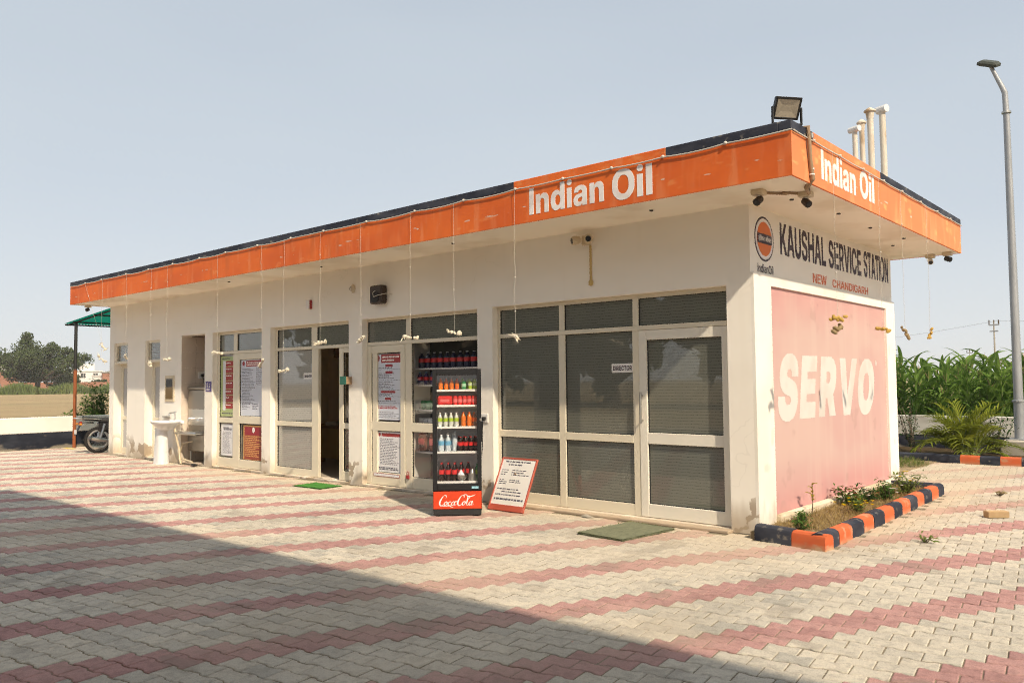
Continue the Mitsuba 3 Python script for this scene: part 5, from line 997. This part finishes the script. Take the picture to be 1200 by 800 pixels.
# ---------------------------------------------------------------- far side of the field, left
def tree(name, label, c, H, R, seed, n=9000, sz=.55, trunk_h=.28, ell=(1, 1, .55), mt='tree_leaf', group=None):
    k = thing(name, label, 'tree', group); r = np.random.default_rng(seed); c = np.asarray(c, float); tr = MB(); top = c + [0, 0, H * trunk_h]; w = H * .045
    tr.tube([c - [0, 0, .2], c + [r.normal(0, .1), r.normal(0, .1), H * trunk_h * .5], top], [w * 1.25, w, w * .8], 9)
    cl = []; nl = 38; cen = c + [0, 0, H * .54]
    for i in range(nl):
        u = r.normal(0, 1, 3); u /= np.linalg.norm(u); u[2] = abs(u[2]) * 1.15 - .55; q = cen + u * [R * ell[0], R * ell[1], H * .42] * r.uniform(.50, .98)
        mid = top + (q - top) * .5 + r.normal(0, .06, 3) * H; tr.tube([top + r.normal(0, .05, 3), mid, q], [w * .42, w * .22, w * .06], 5, False); cl.append((q, r.uniform(.15, .27) * R)); cl.append((q + r.normal(0, .12, 3) * R, r.uniform(.07, .14) * R)); cl.append((mid + r.normal(0, .06, 3) * H, r.uniform(.10, .20) * R))
    lf = []; P = []
    for _ in range(n):
        q, s = cl[r.integers(len(cl))]; d = r.normal(0, 1, 3); d /= np.linalg.norm(d); P.append(q + d * s * r.random() ** .45 * [1, 1, .75])
    P = np.array(P); A = r.normal(0, 1, (n, 3)); A /= np.linalg.norm(A, axis=1, keepdims=True); B = np.cross(A, r.normal(0, 1, (n, 3))); B /= np.linalg.norm(B, axis=1, keepdims=True); S = sz * r.uniform(.5, 1.2, (n, 1))
    V = np.stack([P - A * S * .5, P + B * S * .28, P + A * S * .5, P - B * S * .28], 1).reshape(-1, 3); i = np.arange(n) * 4
    part(k, 'crown', (V, np.stack([i, i + 1, i + 2, i + 3], 1)), mt); part(k, 'trunk', tr, 'bark', 50)
    return k
fz = -.13
tree('shade_tree', 'broad dark shade tree at the far edge of the ploughed field', (-186.3, 54.6, fz), 13.4, 10.6, 3, 24000, .58, .2)
tree('shade_tree', 'lower spreading tree cut off by the left edge behind the field', (-192, 42.0, fz), 8.2, 5.5, 5, 6000, .6, .2)
tree('shade_tree', 'smaller tree right of the broad shade tree by the field', (-187, 59.6, fz), 7.0, 3.6, 6, 5000, .55, .2)
for i, (x, y, h, R) in enumerate(((-215, 78.5, 4.2, 2.6), (-300, 116, 8.5, 4.5), (-296, 122, 7.0, 4), (-250, 60, 4.5, 3.5), (-252, 66, 4, 3.2))):
    tree('far_tree', ['low bush before the far white house', 'hazy tree above the far brick house', 'second hazy tree above the far brick house', 'low bush under the broad shade tree', 'second low bush under the broad shade tree'][i], (x, y, fz), h, R, 80 + i, 1500, .7, .15)
r = np.random.default_rng(8); cp = MB()
n = 7000; X = r.uniform(0, 1, n); D = r.uniform(-6, 0, n); base = np.array([-183, 29.0]) + X[:, None] * (np.array([-170, 85.0]) - np.array([-183, 29.0])) + D[:, None] * np.array([.97, -.24]) ; hh = r.uniform(1.3, 2.3, n) * (.85 + .3 * np.sin(X * 40)); az = r.uniform(0, 2 * pi, n); wv = np.column_stack([np.cos(az), np.sin(az)]) * .16; ln = r.normal(0, .35, (n, 2))
V = np.stack([np.column_stack([base - wv, np.full(n, fz)]), np.column_stack([base + wv, np.full(n, fz)]), np.column_stack([base + ln + wv * .9, hh * .7]), np.column_stack([base + ln * 1.6, hh])], 1).reshape(-1, 3); i = np.arange(n) * 4
put('crop_strip', (V, np.vstack([np.stack([i, i + 1, i + 2], 1), np.stack([i, i + 2, i + 3], 1)])), 'crop_leaf'); labels['crop_strip'] = {'label': 'strip of tall green crop along the far edge of the field', 'category': 'crop', 'kind': 'stuff'}
def house(label, c, yaw, size, m, floors=1, rooftank=False, wins=4):
    k = thing('house', label, 'house'); M = trans(*c) @ rotz(yaw); w_, d_, h_ = size
    part(k, 'wall', MB().box(-w_ / 2, w_ / 2, 0, d_, -.2, h_).moved(M), m); part(k, 'roof', MB().box(-w_ / 2 - .3, w_ / 2 + .3, -.3, d_ + .3, h_ + .002, h_ + .25).moved(M), 'far_white' if m == 'far_white' else 'concrete')
    for f in range(floors):
        for i in range(wins):
            x = -w_ / 2 + w_ * (i + .5) / wins; z = 1.0 + f * 3.0
            q = part(k, 'window', MB().box(x - .6, x + .6, -.06, -.003, z, z + 1.3).moved(M), 'far_dark'); part(q, 'frame', MB().box(x - .7, x + .7, -.10, -.061, z - .1, z).box(x - .03, x + .03, -.09, -.061, z, z + 1.3).moved(M), 'far_white')
    if rooftank: part(k, 'roof_room', MB().box(-w_ * .1, w_ * .3, 1, 4, h_ + .252, h_ + 2.2).moved(M), m)
fy = math.atan2(-.93, -.33) - math.pi / 2 + math.pi        # house fronts look back across the field
HY = math.radians(70)
house('large white house far behind the field, right of the shade tree', (-243, 85.0, fz), HY, (9.5, 8, 5.8), 'far_white', 2, True, 3)
house('low white house before the far brick house', (-232, 85.2, fz), HY, (3.4, 6, 4.3), 'far_white', 1, False, 1)
house('square red brick house far behind the field at the building edge', (-228, 87.2, fz), HY, (5.2, 6, 5.2), 'far_brick', 1, False, 2)
house('long low brick building under the shade tree at the left edge', (-214, 54.5, fz), HY, (9, 6, 5.2), 'far_brick', 1, False, 4)
house('small white roofed house behind the brick building at the left edge', (-225, 57.0, fz), HY, (7, 6, 7.4), 'far_white', 2, False, 2)
k = thing('field_wall', 'long low brick wall far behind the crop strip', 'wall'); part(k, 'brickwork', MB().box(-16, 16, 0, .3, -.2, 2.6).moved(trans(-206, 70, fz) @ rotz(HY)), 'far_brick')
single('marker_post', 'short dark post standing in the field behind the left boundary wall', 'post', MB().tube([(-22.5, -.35, -.1), (-22.75, -.42, .95)], .05, 6), 'bark')
# power poles beyond the maize
def pole(label, x, y, h, s=1.0):
    k = thing('power_pole', label, 'power pole'); part(k, 'mast', MB().tube([(x, y, -.1), (x, y, h)], [.10 * s, .06 * s], 7), 'concrete')
    for dz, L in ((.35, .45), (.95, .35)): part(k, 'cross_arm', MB().box(x - L, x + L, y - .06, y + .06, h - dz - .06, h - dz + .06), 'galvanized')
    for dx in (-.4, 0, .4): part(k, 'insulator', MB().tube([(x + dx, y, h - .28), (x + dx, y, h + .12)], .06, 6), 'bark')
pole('tall power pole beyond the maize left of the street lamp', -12.55, 80.6, 6.9); pole('distant small power pole beyond the maize', -26.8, 139, 5.8)
for a, b, s in (((-12.55, 80.6, 6.9), (-60, 130, 7.4), .9), ((-12.55, 80.6, 6.9), (40, 60, 7.4), .9)): single('power_line', 'power line running ' + ('left' if b[0] < -20 else 'right') + ' from the tall power pole', 'cable', MB().tube(sag(a, b, 24, s), .010, 4), 'bark')

for i in range(9):  # unseen row added to darken what the window panes reflect
    tree('added_tree', ['first', 'second', 'third', 'fourth', 'fifth', 'sixth', 'seventh', 'eighth', 'ninth'][i] + ' dark tree of the row added out of view to darken reflections in the glass', (-62 + 8.2 * i + rng.normal(0, .8), -42 + rng.normal(0, 1.5), fz), rng.uniform(11, 14), rng.uniform(5.4, 6.4), 200 + i, 5200, 1.15, .10)

# ---------------------------------------------------------------- the air
scene['air'] = {'type': 'homogeneous', 'albedo': {'type': 'rgb', 'value': [.95, .95, .95]}, 'sigma_t': 0.00045}
scene['haze'] = {'type': 'cube', 'to_world': T().translate([0, 0, 7.4]).scale([901, 901, 8.6]), 'bsdf': {'type': 'null'}, 'interior': {'type': 'ref', 'id': 'air'}}
labels['haze'] = {'label': 'pale haze over the fields', 'category': 'haze', 'kind': 'stuff'}
scene['camera']['medium'] = {'type': 'ref', 'id': 'air'}
